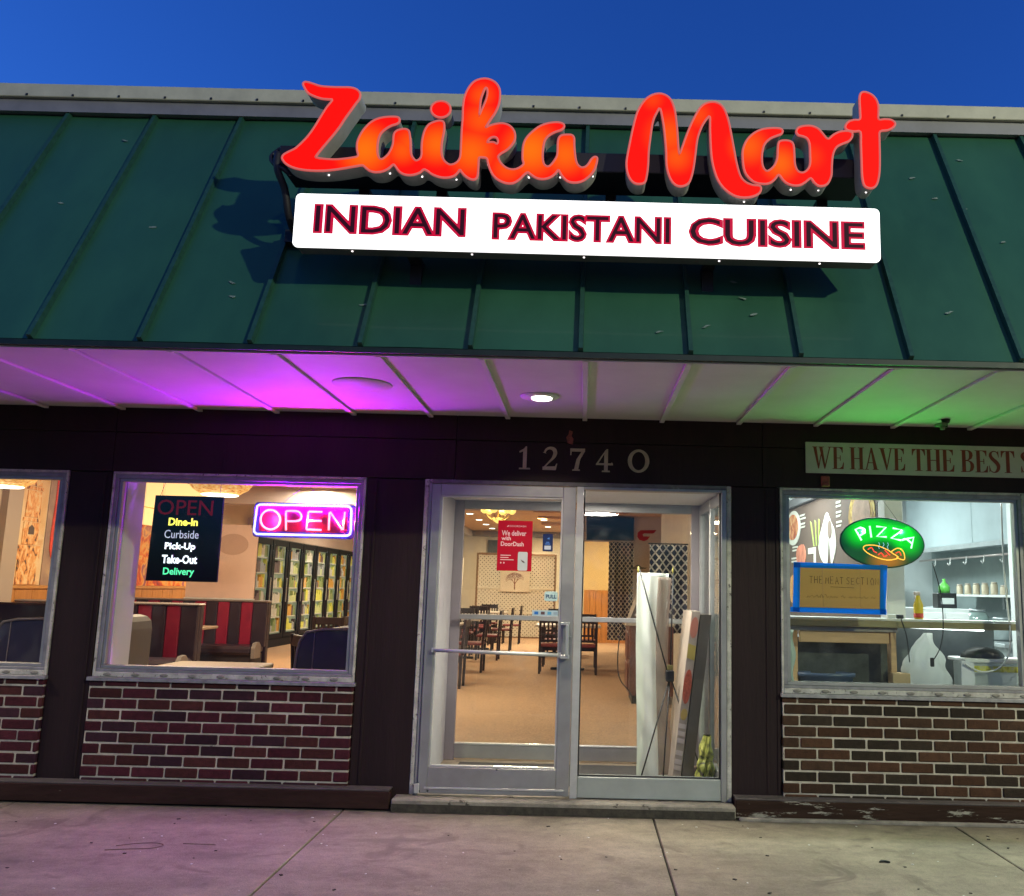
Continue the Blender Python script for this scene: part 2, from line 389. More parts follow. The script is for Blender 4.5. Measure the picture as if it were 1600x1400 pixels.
for k, (x, t) in enumerate(((-1.93, .45), (-1.90, .34), (-2.95, 1.75), (-1.2, .3), (.82, .42), (.86, .30), (.60, .2), (.78, .55), (1.95, 1.55), (2.2, 1.25), (2.05, 1.35), (2.35, .95), (1.75, 1.7), (2.3, 1.75), (-3.1, 1.1), (-2.5, .9), (.35, .15), (1.9, .35))):
    m = MB(); n = 7; ca = rs.uniform(-.5, .5)
    pts = [(x+rs.uniform(.4, 1)*.030*math.cos(2*math.pi*i/n)+.01*ca, t+rs.uniform(.3, 1)*.010*math.sin(2*math.pi*i/n)+.02*ca*math.cos(2*math.pi*i/n)) for i in range(n)]
    m.add([rp(a_, b_, .0085) for a_, b_ in pts], [tuple(range(n))]); o = m.build('scuff_mark', sc_m, roof); o.modifiers.new('thickness', 'SOLIDIFY').thickness = .0015
gs = P('green_seam', (.016, .065, .048), .5, 0, var=.25, vs=30, spot=((.13, .22, .18), 50, .68))
for x in SX:
    m = MB(); vs = []
    for t in (-.004, LEN): vs += [rp(x-.014, t, 0.002), rp(x-.011, t, .034), rp(x+.011, t, .034), rp(x+.014, t, .002)]
    m.add(vs, [(0, 3, 7, 4), (0, 4, 5, 1), (1, 5, 6, 2), (2, 6, 7, 3), (0, 1, 2, 3), (4, 7, 6, 5)])
    m.build('standing_seam', gs, roof)
m = MB(); m.box(-6.2, 5.6, -1.70, -1.66, 2.578, 2.606); m.build('drip_edge', P('drip_dark', (.012, .022, .02), .5, .2, var=.3, vs=14), B_)
m = MB(); m.box(-6.2, 5.6, -.74, -.4, 4.37, 4.452); m.build('roof_fascia', P('grey_flashing', (.22, .205, .235), .6, .1, var=.2, vs=3), B_)
m = MB(); m.box(-6.2, 5.6, -.77, -.3, 4.455, 4.545, b=.004); capo = m.build('roof_cap', P('cream_coping', (.50, .46, .37), .65, var=.15, vs=6, bump=.1, spot=((.2, .17, .13), 30, .69)), B_)
m = MB()
for k in range(40): m.lathe([(.007, 0), (.007, .006)], (0, 0, 0), 6)
m = MB()
for k in range(40):
    x = -6+.295*k; m.box(x-.006, x+.006, -.776, -.77, 4.461, 4.473)
m.build('screw_row', black, B_)
m = MB(); m.box(-6.2, 5.6, -.3, 20, 4.3, 4.5); m.build('flat_roof', P('roofing', (.1, .1, .1), .9), B_)
# soffit
sof = part('soffit', B_)
sm = P('soffit_white_paint', (.60, .58, .56), .65, var=.07, vs=3, bump=.12, bs=80, spot=((.3, .28, .26), 60, .745))
FX = [-.02+.5305*k for k in range(-12, 12)]
for i in range(len(FX)-1):
    m = MB(); m.box(FX[i]+.001, FX[i+1]-.001, -1.66, .02, 2.585, 2.61); m.build('soffit_board', sm, sof)
for x in FX:
    m = MB(); m.box(x-.016, x+.016, -1.655, -.002, 2.567, 2.584, b=.002); m.build('batten', sm, sof)
m = MB(); m.box(-6.2, 5.6, -1.668, -1.655, 2.57, 2.612); m.build('soffit_edge_trim', sm, sof)
m = MB(); m.lathe([(.17, 2.578), (.175, 2.584)], (-1.333, -.94, 0), 28); m.build('blank_cover_plate', sm, sof)
# header boards over the openings
hd = part('header', B_)
for z0, z1, yy in ((2.142, 2.412, -.022), (2.416, 2.60, -.026)):
    for xa, xb in ((-6.2, -3.24), (-3.236, -.9), (-.896, 1.2), (1.204, 5.6)):
        MB().box(xa, xb, yy, .14, z0, z1, b=.002).build('header_board', brown, hd)
# pillars
def pillar(xa, xb, battens, fr=-.012):
    p = part('pillar', B_)
    MB().box(xa, xb, fr, .14, .02, 2.138, b=.003).build('pillar_board', brown, p)
    for x in battens: MB().box(x-.008, x+.008, fr-.007, fr-.001, .14, 2.13, b=.002).build('batten', brown, p)
pillar(-3.526, -3.24, [-3.28]); pillar(-1.494, -1.10, [-1.43]); pillar(.992, 1.318, [1.23, 1.30]); pillar(-6.2, -5.6, []); pillar(4.4, 5.6, [])
# brick aprons
bm_ = {}
def brickmat(nm, c): return P(nm, c, .75, var=.3, vs=25, bump=.6, bs=110, rnd=.25, spec=.15, spot=((.16, .12, .10), 60, .72))
bcols_purple_lit = [brickmat('brick_red_purple_lit', (.068, .0145, .021)), brickmat('brick_maroon_purple_lit', (.062, .018, .017)), brickmat('brick_dark_purple_lit', (.040, .015, .022))]  # left walls only: the sign's purple light is put into the brick colour
bcols = [brickmat('brick_red', (.072, .034, .019)), brickmat('brick_brown', (.056, .030, .018)), brickmat('brick_dark', (.034, .024, .016))]
mortar = P('mortar', (.52, .45, .36), .9, var=.35, vs=7, bump=.5, bs=100, spot=((.16, .13, .11), 9, .66))
bh, bl, ch, jn = .0600, .2075, .0713, .0106
bmesh_cache = {}
def brick_mesh(l, h, mt):
    k = (round(l, 3), round(h, 3), mt.name)
    if k not in bmesh_cache:
        bmesh_cache[k] = MB().box(0, l, 0, .09, 0, h, b=.0055).mesh('brick', mt)
    return bmesh_cache[k]
def apron(xa, xb, seed, weights, bcols=None, ztop=.752, fy=-.035):
    r = random.Random(seed); w = part('brick_wall', B_)
    MB().box(xa+.004, xb-.004, fy+.007, .14, .0, ztop+.001).build('mortar_bed', mortar, w)
    z = ztop; row = 0
    while z > .10:
        h = bh if row else .034
        zb = z-h
        x = xa - (0 if row % 2 else (bl+jn)*.52) + (.012 if row else 0)
        while x < xb-.01:
            x0 = max(x, xa); x1 = min(x+bl, xb)
            if x1-x0 > .02:
                mt = r.choices(bcols, weights)[0]
                meshpart(brick_mesh(x1-x0, h, mt), 'brick', w, (x0, fy+r.uniform(-.003, .003), zb+r.uniform(-.0014, .0014)))
            x += bl+jn
        z = zb-jn; row += 1
    return w
apron(-5.2, -3.532, 1, (5, 4, 3), bcols_purple_lit); apron(-3.236, -1.498, 2, (5, 4, 3), bcols_purple_lit); apron(1.322, 4.42, 3, (4, 4, 5), bcols)
# sills on top of the aprons
sillm = P('sill_metal', (.30, .285, .29), .5, .3, var=.3, vs=16, spot=((.6, .58, .54), 18, .68))
for xa, xb in ((-5.2, -3.520), (-3.245, -1.486), (1.312, 4.42)):
    MB().box(xa, xb, -.055, .15, .754, .777, b=.002).build('window_sill', sillm, B_)
# plinth boards, with peeling paint on the right one
plb = P('plinth_brown_paint', (.034, .016, .013), .75, spec=.12, var=.3, vs=9, bump=.5, bs=30, stretch=(.35, 1, 1), spot=((.16, .13, .11), 10, .665))
plr = P('plinth_peeling_paint', (.034, .018, .012), .75, spec=.12, var=.3, vs=9, bump=.6, bs=30, stretch=(.25, 1, 1.6), spot=((.34, .31, .25), 10, .575))
ptop = P('plinth_top', (.085, .068, .062), .8, var=.3, vs=12)
for xa, xb, mt in ((-5.9, -1.205, plb), (1.0, 5.6, plr)):
    p = part('plinth', B_)
    MB().box(xa, xb, -.125, -.036, .012, .118, b=.004).build('plinth_board', mt, p)
    MB().box(xa, xb-.004, -.118, .0, .1185, .130, b=.003).build('plinth_top_board', ptop, p)
MB().box(1.02, 5.6, -.165, -.126, -.001, .02, b=.004).build('footing_strip', P('footing', (.25, .22, .18), .9, var=.4, vs=8, bump=.5), B_)
# threshold
m = MB(); m.box(-1.19, .998, -.14, .16, 0.001, .082, b=.01); m.build('threshold', P('threshold_concrete', (.24, .21, .165), .85, var=.4, vs=7, bump=.6, bs=60, spot=((.06, .05, .04), 6, .64)), B_)
MB().box(-1.185, .99, -.1455, -.1405, .001, .052).build('threshold_dirt', P('grime', (.05, .042, .03), .95, var=.5, vs=20, bump=.5), B_)
# windows
def window(xa, xb, z0=.778, z1=2.14, fb=.035, ga=None, right_ext=False):
    w = part('window', B_)
    for bx in ((xa, xa+.016, -.022, .03, z0, z1), (xb-.016, xb, -.022, .03, z0, z1), (xa+.0162, xb-.0162, -.023, .03, z1-.016, z1), (xa+.0162, xb-.0162, -.024, .03, z0, z0+.032)):
        MB().box(*bx, b=.002).build('worn_strip', weather, w)
    for bx in ((xa+.0165, xa+.042, -.016, .03, z0+.052, z1-.046), (xb-.042, xb-.0165, -.016, .03, z0+.052, z1-.046),
               (xa+.0165, xb-.0165, -.017, .03, z1-.045, z1-.0165), (xa+.0165, xb-.0165, -.018, .03, z0+.0325, z0+.051)):
        MB().box(*bx, b=.002).build('frame', fralu, w)
    a, b2, c, d = xa+.043, xb-.043, z0+.052, z1-.046
    for bx in ((a, a+.022, -.006, .05, c+.023, d-.019), (b2-.022, b2, -.006, .05, c+.023, d-.019), (a, b2, -.007, .05, d-.018, d), (a, b2, -.009, .05, c, c+.022)):
        MB().box(*bx, b=.002).build('glazing_bead', alu, w)
    MB().box(a+.01, b2-.01, .02, .026, c+.01, d-.01).build('pane', glass, w)
    # plaster reveal and inner stool
    MB().box(xa+.01, xb-.01, .051, .16, z0, c+.012).build('inner_sill', P('inner_sill_white', (.72, .70, .66), .5), w)
    return w
window(-5.2, -3.53); window(-3.226, -1.50); window(1.322, 2.985)
window(3.02, 4.4)
MB().box(2.987, 3.018, -.03, .14, .778, 2.14, b=.004).build('window_mullion', alu_light, B_)
# screw covers of the frames' bottom rail
m = MB()
for xa, xb in ((-5.2, -3.53), (-3.226, -1.5), (1.322, 2.985)):
    x = xa+.10
    while x < xb-.05:
        m.lathe([(.001, 0), (.022, .001), (.022, .004), (.012, .005)], (0, 0, 0), 10, 1.25, .5)
        n = len(m.v); k = 40
        for i in range(n-k, n): p = m.v[i]; m.v[i] = (p[0]+x, -.0245-p[2]*.6, p[1]+.794)
        x += .215/1.15
m.build('screw_cover_row', P('dull_cap', (.22, .20, .17), .6, var=.4, vs=30), B_)
# ---- entrance: outer storefront
ent = part('entrance_frame', B_)
MB().box(-1.100, -1.067, -.02, .03, .083, 2.14, b=.004).build('jamb_strip', weather, ent)
MB().box(.958, .990, -.02, .03, .083, 2.14, b=.004).build('jamb_strip', weather, ent)
MB().box(-1.066, .957, -.021, .03, 2.112, 2.141, b=.003).build('head_strip', P('worn_grey_strip', (.16, .15, .15), .6, var=.3, vs=20, spot=((.4, .38, .35), 20, .62)), ent)
MB().box(-1.066, -1.046, -.03, .07, .083, 2.111, b=.003).build('jamb', alu, ent)
MB().box(.921, .957, -.03, .07, .083, 2.111, b=.003).build('jamb', alu, ent)
MB().box(-.062, -.014, -.034, .07, .083, 2.111, b=.003).build('mullion', alu_light, ent)
MB().box(-.0135, .920, -.03, .07, 2.092, 2.111, b=.002).build('side_light_head', alu, ent)
MB().box(-.0135, .920, -.026, .07, .088, .220, b=.004).build('side_light_rail', P('grey_green_aluminium', (.38, .40, .37), .45, .3, var=.12, vs=4), ent)
MB().box(-.012, .9195, .02, .026, .2205, 2.0915).build('pane', glass, ent)
MB().box(-.0125, -.004, -.006, .012, .2205, 2.0915).build('gasket', dark_alu, ent)
MB().box(.912, .9197, -.006, .012, .2205, 2.0915).build('gasket', dark_alu, ent)
MB().box(-.0035, .9115, -.006, .012, .2205, .228).build('gasket', dark_alu, ent)
dr = part('entrance_door', B_, 'glazed aluminium door with push bar and red poster')
y0, y1 = -.045, .0
MB().box(-1.043, -.982, y0, y1, .098, 2.105, b=.003).build('stile', alu, dr)
MB().box(-.152, -.066, y0, y1, .098, 2.105, b=.003).build('stile', alu, dr)
MB().box(-.9815, -.1525, y0, y1, 2.030, 2.105, b=.003).build('rail', alu, dr)
MB().box(-.9815, -.1525, y0, y1, .098, .262, b=.003).build('rail', alu, dr)
for bx in ((-.9815, -.969, .274, 2.018), (-.165, -.1525, .274, 2.018)): MB().box(bx[0], bx[1], y0+.008, y1-.004, bx[2], bx[3], b=.002).build('glazing_bead', alu_light, dr)
for za, zb in ((.2625, .2735), (2.0185, 2.0295)): MB().box(-.9815, -.1525, y0+.006, y1-.004, za, zb, b=.002).build('glazing_bead', alu_light, dr)
MB().box(-.9685, -.1655, -.028, -.022, .274, 2.018).build('pane', glass, dr)
MB().box(-1.0, -.1, -.052, -.046, .128, .140, b=.001).build('kick_strip', alu_light, dr)
m = MB(); m.tube([(-.975, -.075, 1.003), (-.16, -.075, .990)], .012, 10); m.box(-.99, -.972, -.08, -.04, .99, 1.016); m.box(-.16, -.142, -.08, -.04, .977, 1.004)
m.build('push_bar', alu_light, dr)
m = MB(); m.box(-.148, -.088, -.10, -.04, 1.185, 1.205, b=.004); m.box(-.145, -.085, -.10, -.04, .968, .992, b=.004); m.box(-.112, -.090, -.105, -.09, .985, 1.19, b=.005)
m.build('handle', P('handle_metal', (.62, .62, .58), .35, .6), dr)
m = MB(); m.lathe([(.016, 0), (.016, .01), (.011, .012)], (0, 0, 0), 14); m.v = [(x-.095, -.045-z, y+1.105) for x, y, z in m.v]; m.build('lock', P('lock_metal', (.3, .3, .3), .3, .9), dr)
m = MB()
for x, z in ((-.535, .255), (-.975, .115), (-1.03, .112)): m.lathe([(.006, 0), (.006, .003)], (0, 0, 0), 8); m.v = m.v[:-16]+[(p[0]+x, -.046-p[2], p[1]+z) for p in m.v[-16:]]
m.build('screw', dark_alu, dr)
MB().box(-1.064, -1.03, -.06, -.046, .1, .16, b=.003).build('pivot', alu_light, dr)
# ---- vestibule
vs_ = part('vestibule', B_)
MB().box(-1.10, -1.06, .075, 1.17, .083, 2.13).build('side_wall', P('vestibule_paint', (.42, .39, .40), .6, var=.08), vs_)
MB().box(-1.06, .97, .075, 1.17, 2.115, 2.15).build('vestibule_ceiling', white, vs_)
MB().box(-1.06, .97, .161, 1.30, .02, .0835).build('vestibule_floor', P('vestibule_tan_floor', (.30, .235, .16), .8, var=.35, vs=12, bump=.2), vs_)
MB().box(-.92, .90, .33, 1.06, .084, .094, b=.003).build('floor_mat', P('dark_rubber_mat', (.045, .04, .037), .95, var=.3, vs=40, bump=.6, bs=160), vs_)
for xx in (.945,):
    MB().box(xx-.02, xx+.02, .076, .12, .084, 2.11, b=.002).build('side_frame', alu, vs_)
    MB().box(xx-.02, xx+.02, .55, .60, .084, 2.11, b=.002).build('side_frame', alu_light, vs_)
    MB().box(xx-.02, xx+.02, 1.12, 1.17, .084, 2.11, b=.002).build('side_frame', alu_light, vs_)
    MB().box(xx-.019, xx+.019, .121, 1.119, .084, .24, b=.002).build('side_frame', alu, vs_)
    MB().box(xx-.019, xx+.019, .121, 1.119, 2.03, 2.109, b=.002).build('side_frame', alu, vs_)
    MB().box(xx-.003, xx+.003, .121, 1.119, .241, 2.029).build('pane', glass, vs_)
inn = part('inner_doors', B_)
iy0, iy1 = 1.18, 1.225
for bx in ((-1.10, -.985, .0845, 2.12), (.86, .965, .0845, 2.12), (-.13, -.085, .095, 2.06), (-.078, -.01, .095, 2.06)):
    MB().box(bx[0], bx[1], iy0, iy1, bx[2], bx[3], b=.003).build('stile', P('inner_mauve_aluminium', (.33, .29, .30), .45, .3, var=.1), inn)
for xa, xb in ((-.984, -.131), (-.009, .859)):
    MB().box(xa, xb, iy0+.001, iy1-.001, 2.045, 2.119, b=.003).build('rail', alu, inn)
    MB().box(xa, xb, iy0+.001, iy1-.001, .098, .20, b=.003).build('rail', alu, inn)
    MB().box(xa, xb, iy0-.002, iy1-.001, .201, .214, b=.002).build('glazing_bead', alu_light, inn)
    MB().box(xa, xb, 1.2, 1.206, .215, 2.044).build('pane', glass, inn)
    m = MB(); m.box(xa, xb, iy0-.06, iy0-.035, 1.165, 1.205, b=.004); m.build('push_bar', alu, inn)
# ---- wall numbers 12740
def glyphs(defs, mat, parent, name, ox, oz, h, y, thick=.004, wx=1.0):
    """defs: list of polygons in unit height"""
    m = MB()
    for i, pl in enumerate(defs):
        m.add(*shape_vf([(ox+x*h*wx, oz+z*h) for x, z in pl], y-thick-i*.0002, y))
    return m.build(name, mat, parent)
def shape_vf(pl, y0, y1):
    q = shape_mb([pl], y0, y1, smooth=False); return q.v, q.f
def arc(cx, cz, rx, rz, a0, a1, n=10): return [(cx+rx*math.cos(math.radians(a0+(a1-a0)*i/n)), cz+rz*math.sin(math.radians(a0+(a1-a0)*i/n))) for i in range(n+1)]
D_ = {
 '1': [[(.22, .03), (.38, .03), (.38, 1), (.33, 1), (.22, .86)], [(.25, .9), (.05, .78), (.07, .72), (.25, .80)], [(.05, 0), (.55, 0), (.53, .06), (.07, .06)]],
 '2': [strip(smooth_path([(.10, .74), (.16, .88), (.32, .96), (.50, .90), (.56, .74), (.48, .54), (.30, .34), (.08, .10)], 4), [.16]*1+[.07, .08, .08, .09, .09, .10, .10, .11, .12, .14, .15, .16, .17, .17, .17, .17, .16, .15, .14, .12, .10, .09, .08, .07, .06, .06, .05, .05]),
       [(.03, 0), (.60, 0), (.66, .28), (.62, .28), (.56, .16), (.03, .14)]],
 '7': [[(.02, .97), (.66, .97), (.66, .84), (.04, .84)], [(.02, .97), (.09, .97), (.07, .68), (.02, .68)], [(.52, .85), (.66, .86), (.46, .5), (.38, .05), (.20, .05), (.30, .5)], [(.12, 0), (.46, 0), (.44, .06), (.14, .06)]],
 '4': [[(.46, 1), (.52, 1), (.52, .05), (.36, .05), (.36, .8)], [(.40, .94), (.48, 1), (.10, .36), (.02, .36)], [(.0, .30), (.74, .30), (.74, .36), (.70, .42), (.64, .38), (.02, .38)], [(.26, 0), (.62, 0), (.60, .06), (.28, .06)]],
}
numt = thing('house_numbers', 'row of five brass-coloured serif street numbers 12740 screwed above the door', 'number', (-.02, -.03, 2.3))
nm_ = P('dull_brass', (.42, .35, .22), .5, .3, var=.2, vs=20)
for chh, x, z in (('1', -.472, 2.222), ('2', -.306, 2.221), ('7', -.118, 2.220), ('4', .062, 2.216)):
    glyphs(D_[chh], nm_, numt, 'digit', x, z, .158, -.0265, .006)
q = shape_mb([arc(.354, 2.297, .074, .080, 0, 350, 26), arc(.354, 2.297, .046, .064, 0, 350, 26)], -.033, -.0265, smooth=False); q.build('digit', nm_, numt)
# paint chip flaking above the numbers
m = MB(); m.add(*shape_vf([(-.135, 2.41), (-.10, 2.40), (-.095, 2.44), (-.11, 2.46), (-.10, 2.49), (-.125, 2.50), (-.13, 2.47), (-.145, 2.45)], -.030, -.0265))
tag(m.build('peeled_paint_patch', P('old_red_paint', (.22, .06, .04), .8, var=.5, vs=40)), 'small reddish patch of peeled paint on the brown board above the number 2', 'paint patch')
m = MB(); m.box(1.60, 1.66, -.04, -.024, 2.150, 2.225, b=.006); m.box(1.605, 1.655, -.05, -.04, 2.152, 2.18, b=.004)
tag(m.build('red_bracket', P('rusty_red', (.25, .04, .03), .6, var=.4, vs=30)), 'small rusty red bracket hanging under the left end of the long banner board', 'bracket')
Z_AIKA=[(-1.546,4.02),(-1.54,4.032),(-1.524,4.033),(-1.492,4.024),(-1.453,4.012),(-1.396,4.008),(-1.345,4.008),(-1.295,4.008),(-1.262,3.998),(-1.242,3.977),(-1.243,3.946),(-1.26,3.918),(-1.28,3.884),(-1.309,3.836),(-1.337,3.784),(-1.365,3.74),(-1.399,3.692),(-1.428,3.651),(-1.449,3.617),(-1.444,3.609),(-1.4,3.603),(-1.343,3.602),(-1.294,3.608),(-1.257,3.615),(-1.231,3.625),(-1.238,3.659),(-1.239,3.699),(-1.227,3.74),(-1.204,3.781),(-1.169,3.819),(-1.126,3.84),(-1.076,3.848),(-1.038,3.847),(-1.026,3.836),(-1.027,3.819),(-1.042,3.807),(-1.067,3.798),(-1.097,3.777),(-1.121,3.749),(-1.131,3.709),(-1.132,3.669),(-1.128,3.635),(-1.116,3.612),(-1.103,3.611),(-1.088,3.622),(-1.071,3.643),(-1.057,3.677),(-1.052,3.704),(-1.052,3.738),(-1.046,3.761),(-1.028,3.775),(-0.997,3.781),(-0.975,3.773),(-0.967,3.747),(-0.961,3.706),(-0.958,3.666),(-0.951,3.633),(-0.934,3.61),(-0.922,3.607),(-0.907,3.618),(-0.9,3.641),(-0.902,3.681),(-0.9,3.728),(-0.89,3.776),(-0.87,3.81),(-0.836,3.828),(-0.808,3.832),(-0.791,3.819),(-0.789,3.778),(-0.794,3.738),(-0.798,3.697),(-0.796,3.65),(-0.785,3.617),(-0.768,3.598),(-0.746,3.588),(-0.718,3.599),(-0.701,3.623),(-0.697,3.653),(-0.697,3.713),(-0.697,3.781),(-0.695,3.848),(-0.696,3.916),(-0.69,3.971),(-0.673,4.019),(-0.646,4.057),(-0.609,4.075),(-0.571,4.076),(-0.532,4.057),(-0.509,4.023),(-0.504,3.982),(-0.508,3.934),(-0.525,3.886),(-0.549,3.845),(-0.572,3.801),(-0.554,3.81),(-0.523,3.821),(-0.485,3.826),(-0.447,3.814),(-0.421,3.781),(-0.416,3.741),(-0.431,3.707),(-0.455,3.679),(-0.485,3.658),(-0.5,3.641),(-0.496,3.625),(-0.483,3.602),(-0.457,3.579),(-0.426,3.57),(-0.395,3.577),(-0.367,3.601),(-0.373,3.628),(-0.374,3.681),(-0.368,3.722),(-0.351,3.756),(-0.32,3.79),(-0.284,3.818),(-0.24,3.834),(-0.196,3.839),(-0.167,3.831),(-0.161,3.815),(-0.176,3.797),(-0.207,3.785),(-0.238,3.765),(-0.259,3.738),(-0.267,3.698),(-0.269,3.657),(-0.266,3.624),(-0.258,3.601),(-0.242,3.591),(-0.227,3.598),(-0.209,3.622),(-0.194,3.653),(-0.192,3.693),(-0.192,3.726),(-0.187,3.753),(-0.172,3.767),(-0.144,3.771),(-0.119,3.769),(-0.107,3.752),(-0.105,3.715),(-0.1,3.662),(-0.09,3.615),(-0.07,3.592),(-0.048,3.593),(-0.03,3.61),(-0.015,3.637),(0.003,3.651),(0.016,3.645),(0.014,3.618),(0.002,3.578),(-0.022,3.544),(-0.056,3.516),(-0.093,3.506),(-0.131,3.511),(-0.159,3.534),(-0.176,3.56),(-0.185,3.573),(-0.2,3.553),(-0.225,3.532),(-0.262,3.521),(-0.299,3.527),(-0.328,3.546),(-0.344,3.556),(-0.362,3.542),(-0.386,3.515),(-0.417,3.495),(-0.454,3.494),(-0.492,3.509),(-0.521,3.534),(-0.541,3.57),(-0.552,3.603),(-0.559,3.627),(-0.578,3.633),(-0.597,3.632),(-0.601,3.619),(-0.601,3.582),(-0.602,3.542),(-0.607,3.519),(-0.623,3.509),(-0.648,3.515),(-0.674,3.534),(-0.69,3.553),(-0.698,3.561),(-0.706,3.546),(-0.727,3.526),(-0.764,3.516),(-0.802,3.519),(-0.84,3.533),(-0.866,3.552),(-0.885,3.558),(-0.903,3.541),(-0.939,3.527),(-0.977,3.527),(-1.009,3.542),(-1.032,3.571),(-1.045,3.581),(-1.066,3.56),(-1.096,3.543),(-1.133,3.537),(-1.165,3.544),(-1.191,3.564),(-1.207,3.573),(-1.253,3.564),(-1.315,3.551),(-1.377,3.541),(-1.439,3.537),(-1.508,3.54),(-1.565,3.552),(-1.604,3.573),(-1.624,3.599),(-1.62,3.619),(-1.596,3.637),(-1.56,3.658),(-1.525,3.695),(-1.496,3.733),(-1.468,3.781),(-1.441,3.836),(-1.413,3.891),(-1.385,3.934),(-1.404,3.938),(-1.442,3.941),(-1.481,3.953),(-1.514,3.97),(-1.534,3.996)]
HOLE_A=[(-0.582,4.025),(-0.593,4.0),(-0.604,3.959),(-0.607,3.911),(-0.608,3.871),(-0.601,3.888),(-0.587,3.926),(-0.573,3.974),(-0.572,4.015)]
HOLE_B=[(-0.56,3.717),(-0.551,3.737),(-0.533,3.748),(-0.514,3.745),(-0.505,3.728),(-0.509,3.71),(-0.525,3.718),(-0.544,3.719)]
DOT_I=[(-0.761,3.899),(-0.764,3.881),(-0.774,3.866),(-0.79,3.855),(-0.81,3.851),(-0.83,3.854),(-0.847,3.864),(-0.859,3.878),(-0.864,3.896),(-0.861,3.914),(-0.85,3.929),(-0.834,3.939),(-0.814,3.943),(-0.794,3.94),(-0.777,3.931),(-0.765,3.916)]
EM=[(0.169,3.609),(0.171,3.649),(0.186,3.742),(0.201,3.824),(0.221,3.907),(0.253,3.967),(0.286,4.0),(0.329,4.016),(0.368,4.008),(0.398,3.98),(0.418,3.924),(0.427,3.86),(0.433,3.801),(0.437,3.737),(0.444,3.679),(0.458,3.714),(0.479,3.779),(0.506,3.85),(0.533,3.909),(0.56,3.951),(0.593,3.971),(0.631,3.974),(0.664,3.957),(0.686,3.919),(0.703,3.861),(0.716,3.791),(0.73,3.71),(0.743,3.635),(0.762,3.566),(0.789,3.532),(0.826,3.516),(0.862,3.512),(0.87,3.494),(0.859,3.471),(0.826,3.453),(0.778,3.446),(0.729,3.456),(0.681,3.49),(0.648,3.535),(0.627,3.591),(0.613,3.66),(0.607,3.742),(0.604,3.823),(0.603,3.891),(0.588,3.881),(0.566,3.846),(0.547,3.798),(0.536,3.751),(0.529,3.687),(0.521,3.618),(0.51,3.56),(0.494,3.519),(0.465,3.501),(0.432,3.503),(0.405,3.528),(0.386,3.574),(0.377,3.625),(0.375,3.689),(0.369,3.759),(0.359,3.846),(0.341,3.931),(0.325,3.91),(0.309,3.874),(0.299,3.827),(0.291,3.757),(0.284,3.687),(0.282,3.612),(0.275,3.548),(0.265,3.516),(0.238,3.507),(0.211,3.512),(0.189,3.534),(0.175,3.568)]
AR=[(0.774,3.68),(0.779,3.724),(0.799,3.768),(0.832,3.803),(0.873,3.826),(0.92,3.835),(0.967,3.835),(0.985,3.823),(0.978,3.804),(0.955,3.794),(0.92,3.777),(0.89,3.745),(0.878,3.701),(0.875,3.657),(0.88,3.62),(0.895,3.597),(0.912,3.599),(0.936,3.622),(0.951,3.653),(0.957,3.684),(0.959,3.728),(0.966,3.76),(0.993,3.768),(1.025,3.764),(1.041,3.743),(1.045,3.687),(1.047,3.637),(1.061,3.6),(1.087,3.591),(1.111,3.607),(1.126,3.639),(1.127,3.689),(1.125,3.751),(1.113,3.782),(1.09,3.794),(1.067,3.8),(1.056,3.819),(1.067,3.841),(1.097,3.852),(1.138,3.853),(1.173,3.837),(1.196,3.81),(1.222,3.782),(1.249,3.805),(1.284,3.824),(1.325,3.829),(1.349,3.82),(1.348,3.795),(1.33,3.772),(1.295,3.756),(1.265,3.736),(1.246,3.692),(1.239,3.629),(1.236,3.58),(1.22,3.539),(1.197,3.522),(1.168,3.521),(1.145,3.54),(1.128,3.561),(1.104,3.542),(1.075,3.523),(1.04,3.519),(1.005,3.53),(0.982,3.551),(0.962,3.576),(0.941,3.55),(0.912,3.528),(0.877,3.524),(0.836,3.532),(0.801,3.562),(0.781,3.605)]
TEE=[(1.393,4.017),(1.401,4.046),(1.422,4.053),(1.454,4.041),(1.48,4.013),(1.491,3.975),(1.49,3.937),(1.491,3.899),(1.521,3.901),(1.557,3.898),(1.577,3.879),(1.567,3.857),(1.537,3.84),(1.496,3.831),(1.492,3.786),(1.491,3.698),(1.487,3.605),(1.474,3.542),(1.453,3.517),(1.424,3.516),(1.404,3.534),(1.396,3.584),(1.395,3.664),(1.394,3.758),(1.393,3.826),(1.361,3.828),(1.323,3.835),(1.314,3.857),(1.333,3.883),(1.362,3.893),(1.392,3.898),(1.394,3.947)]
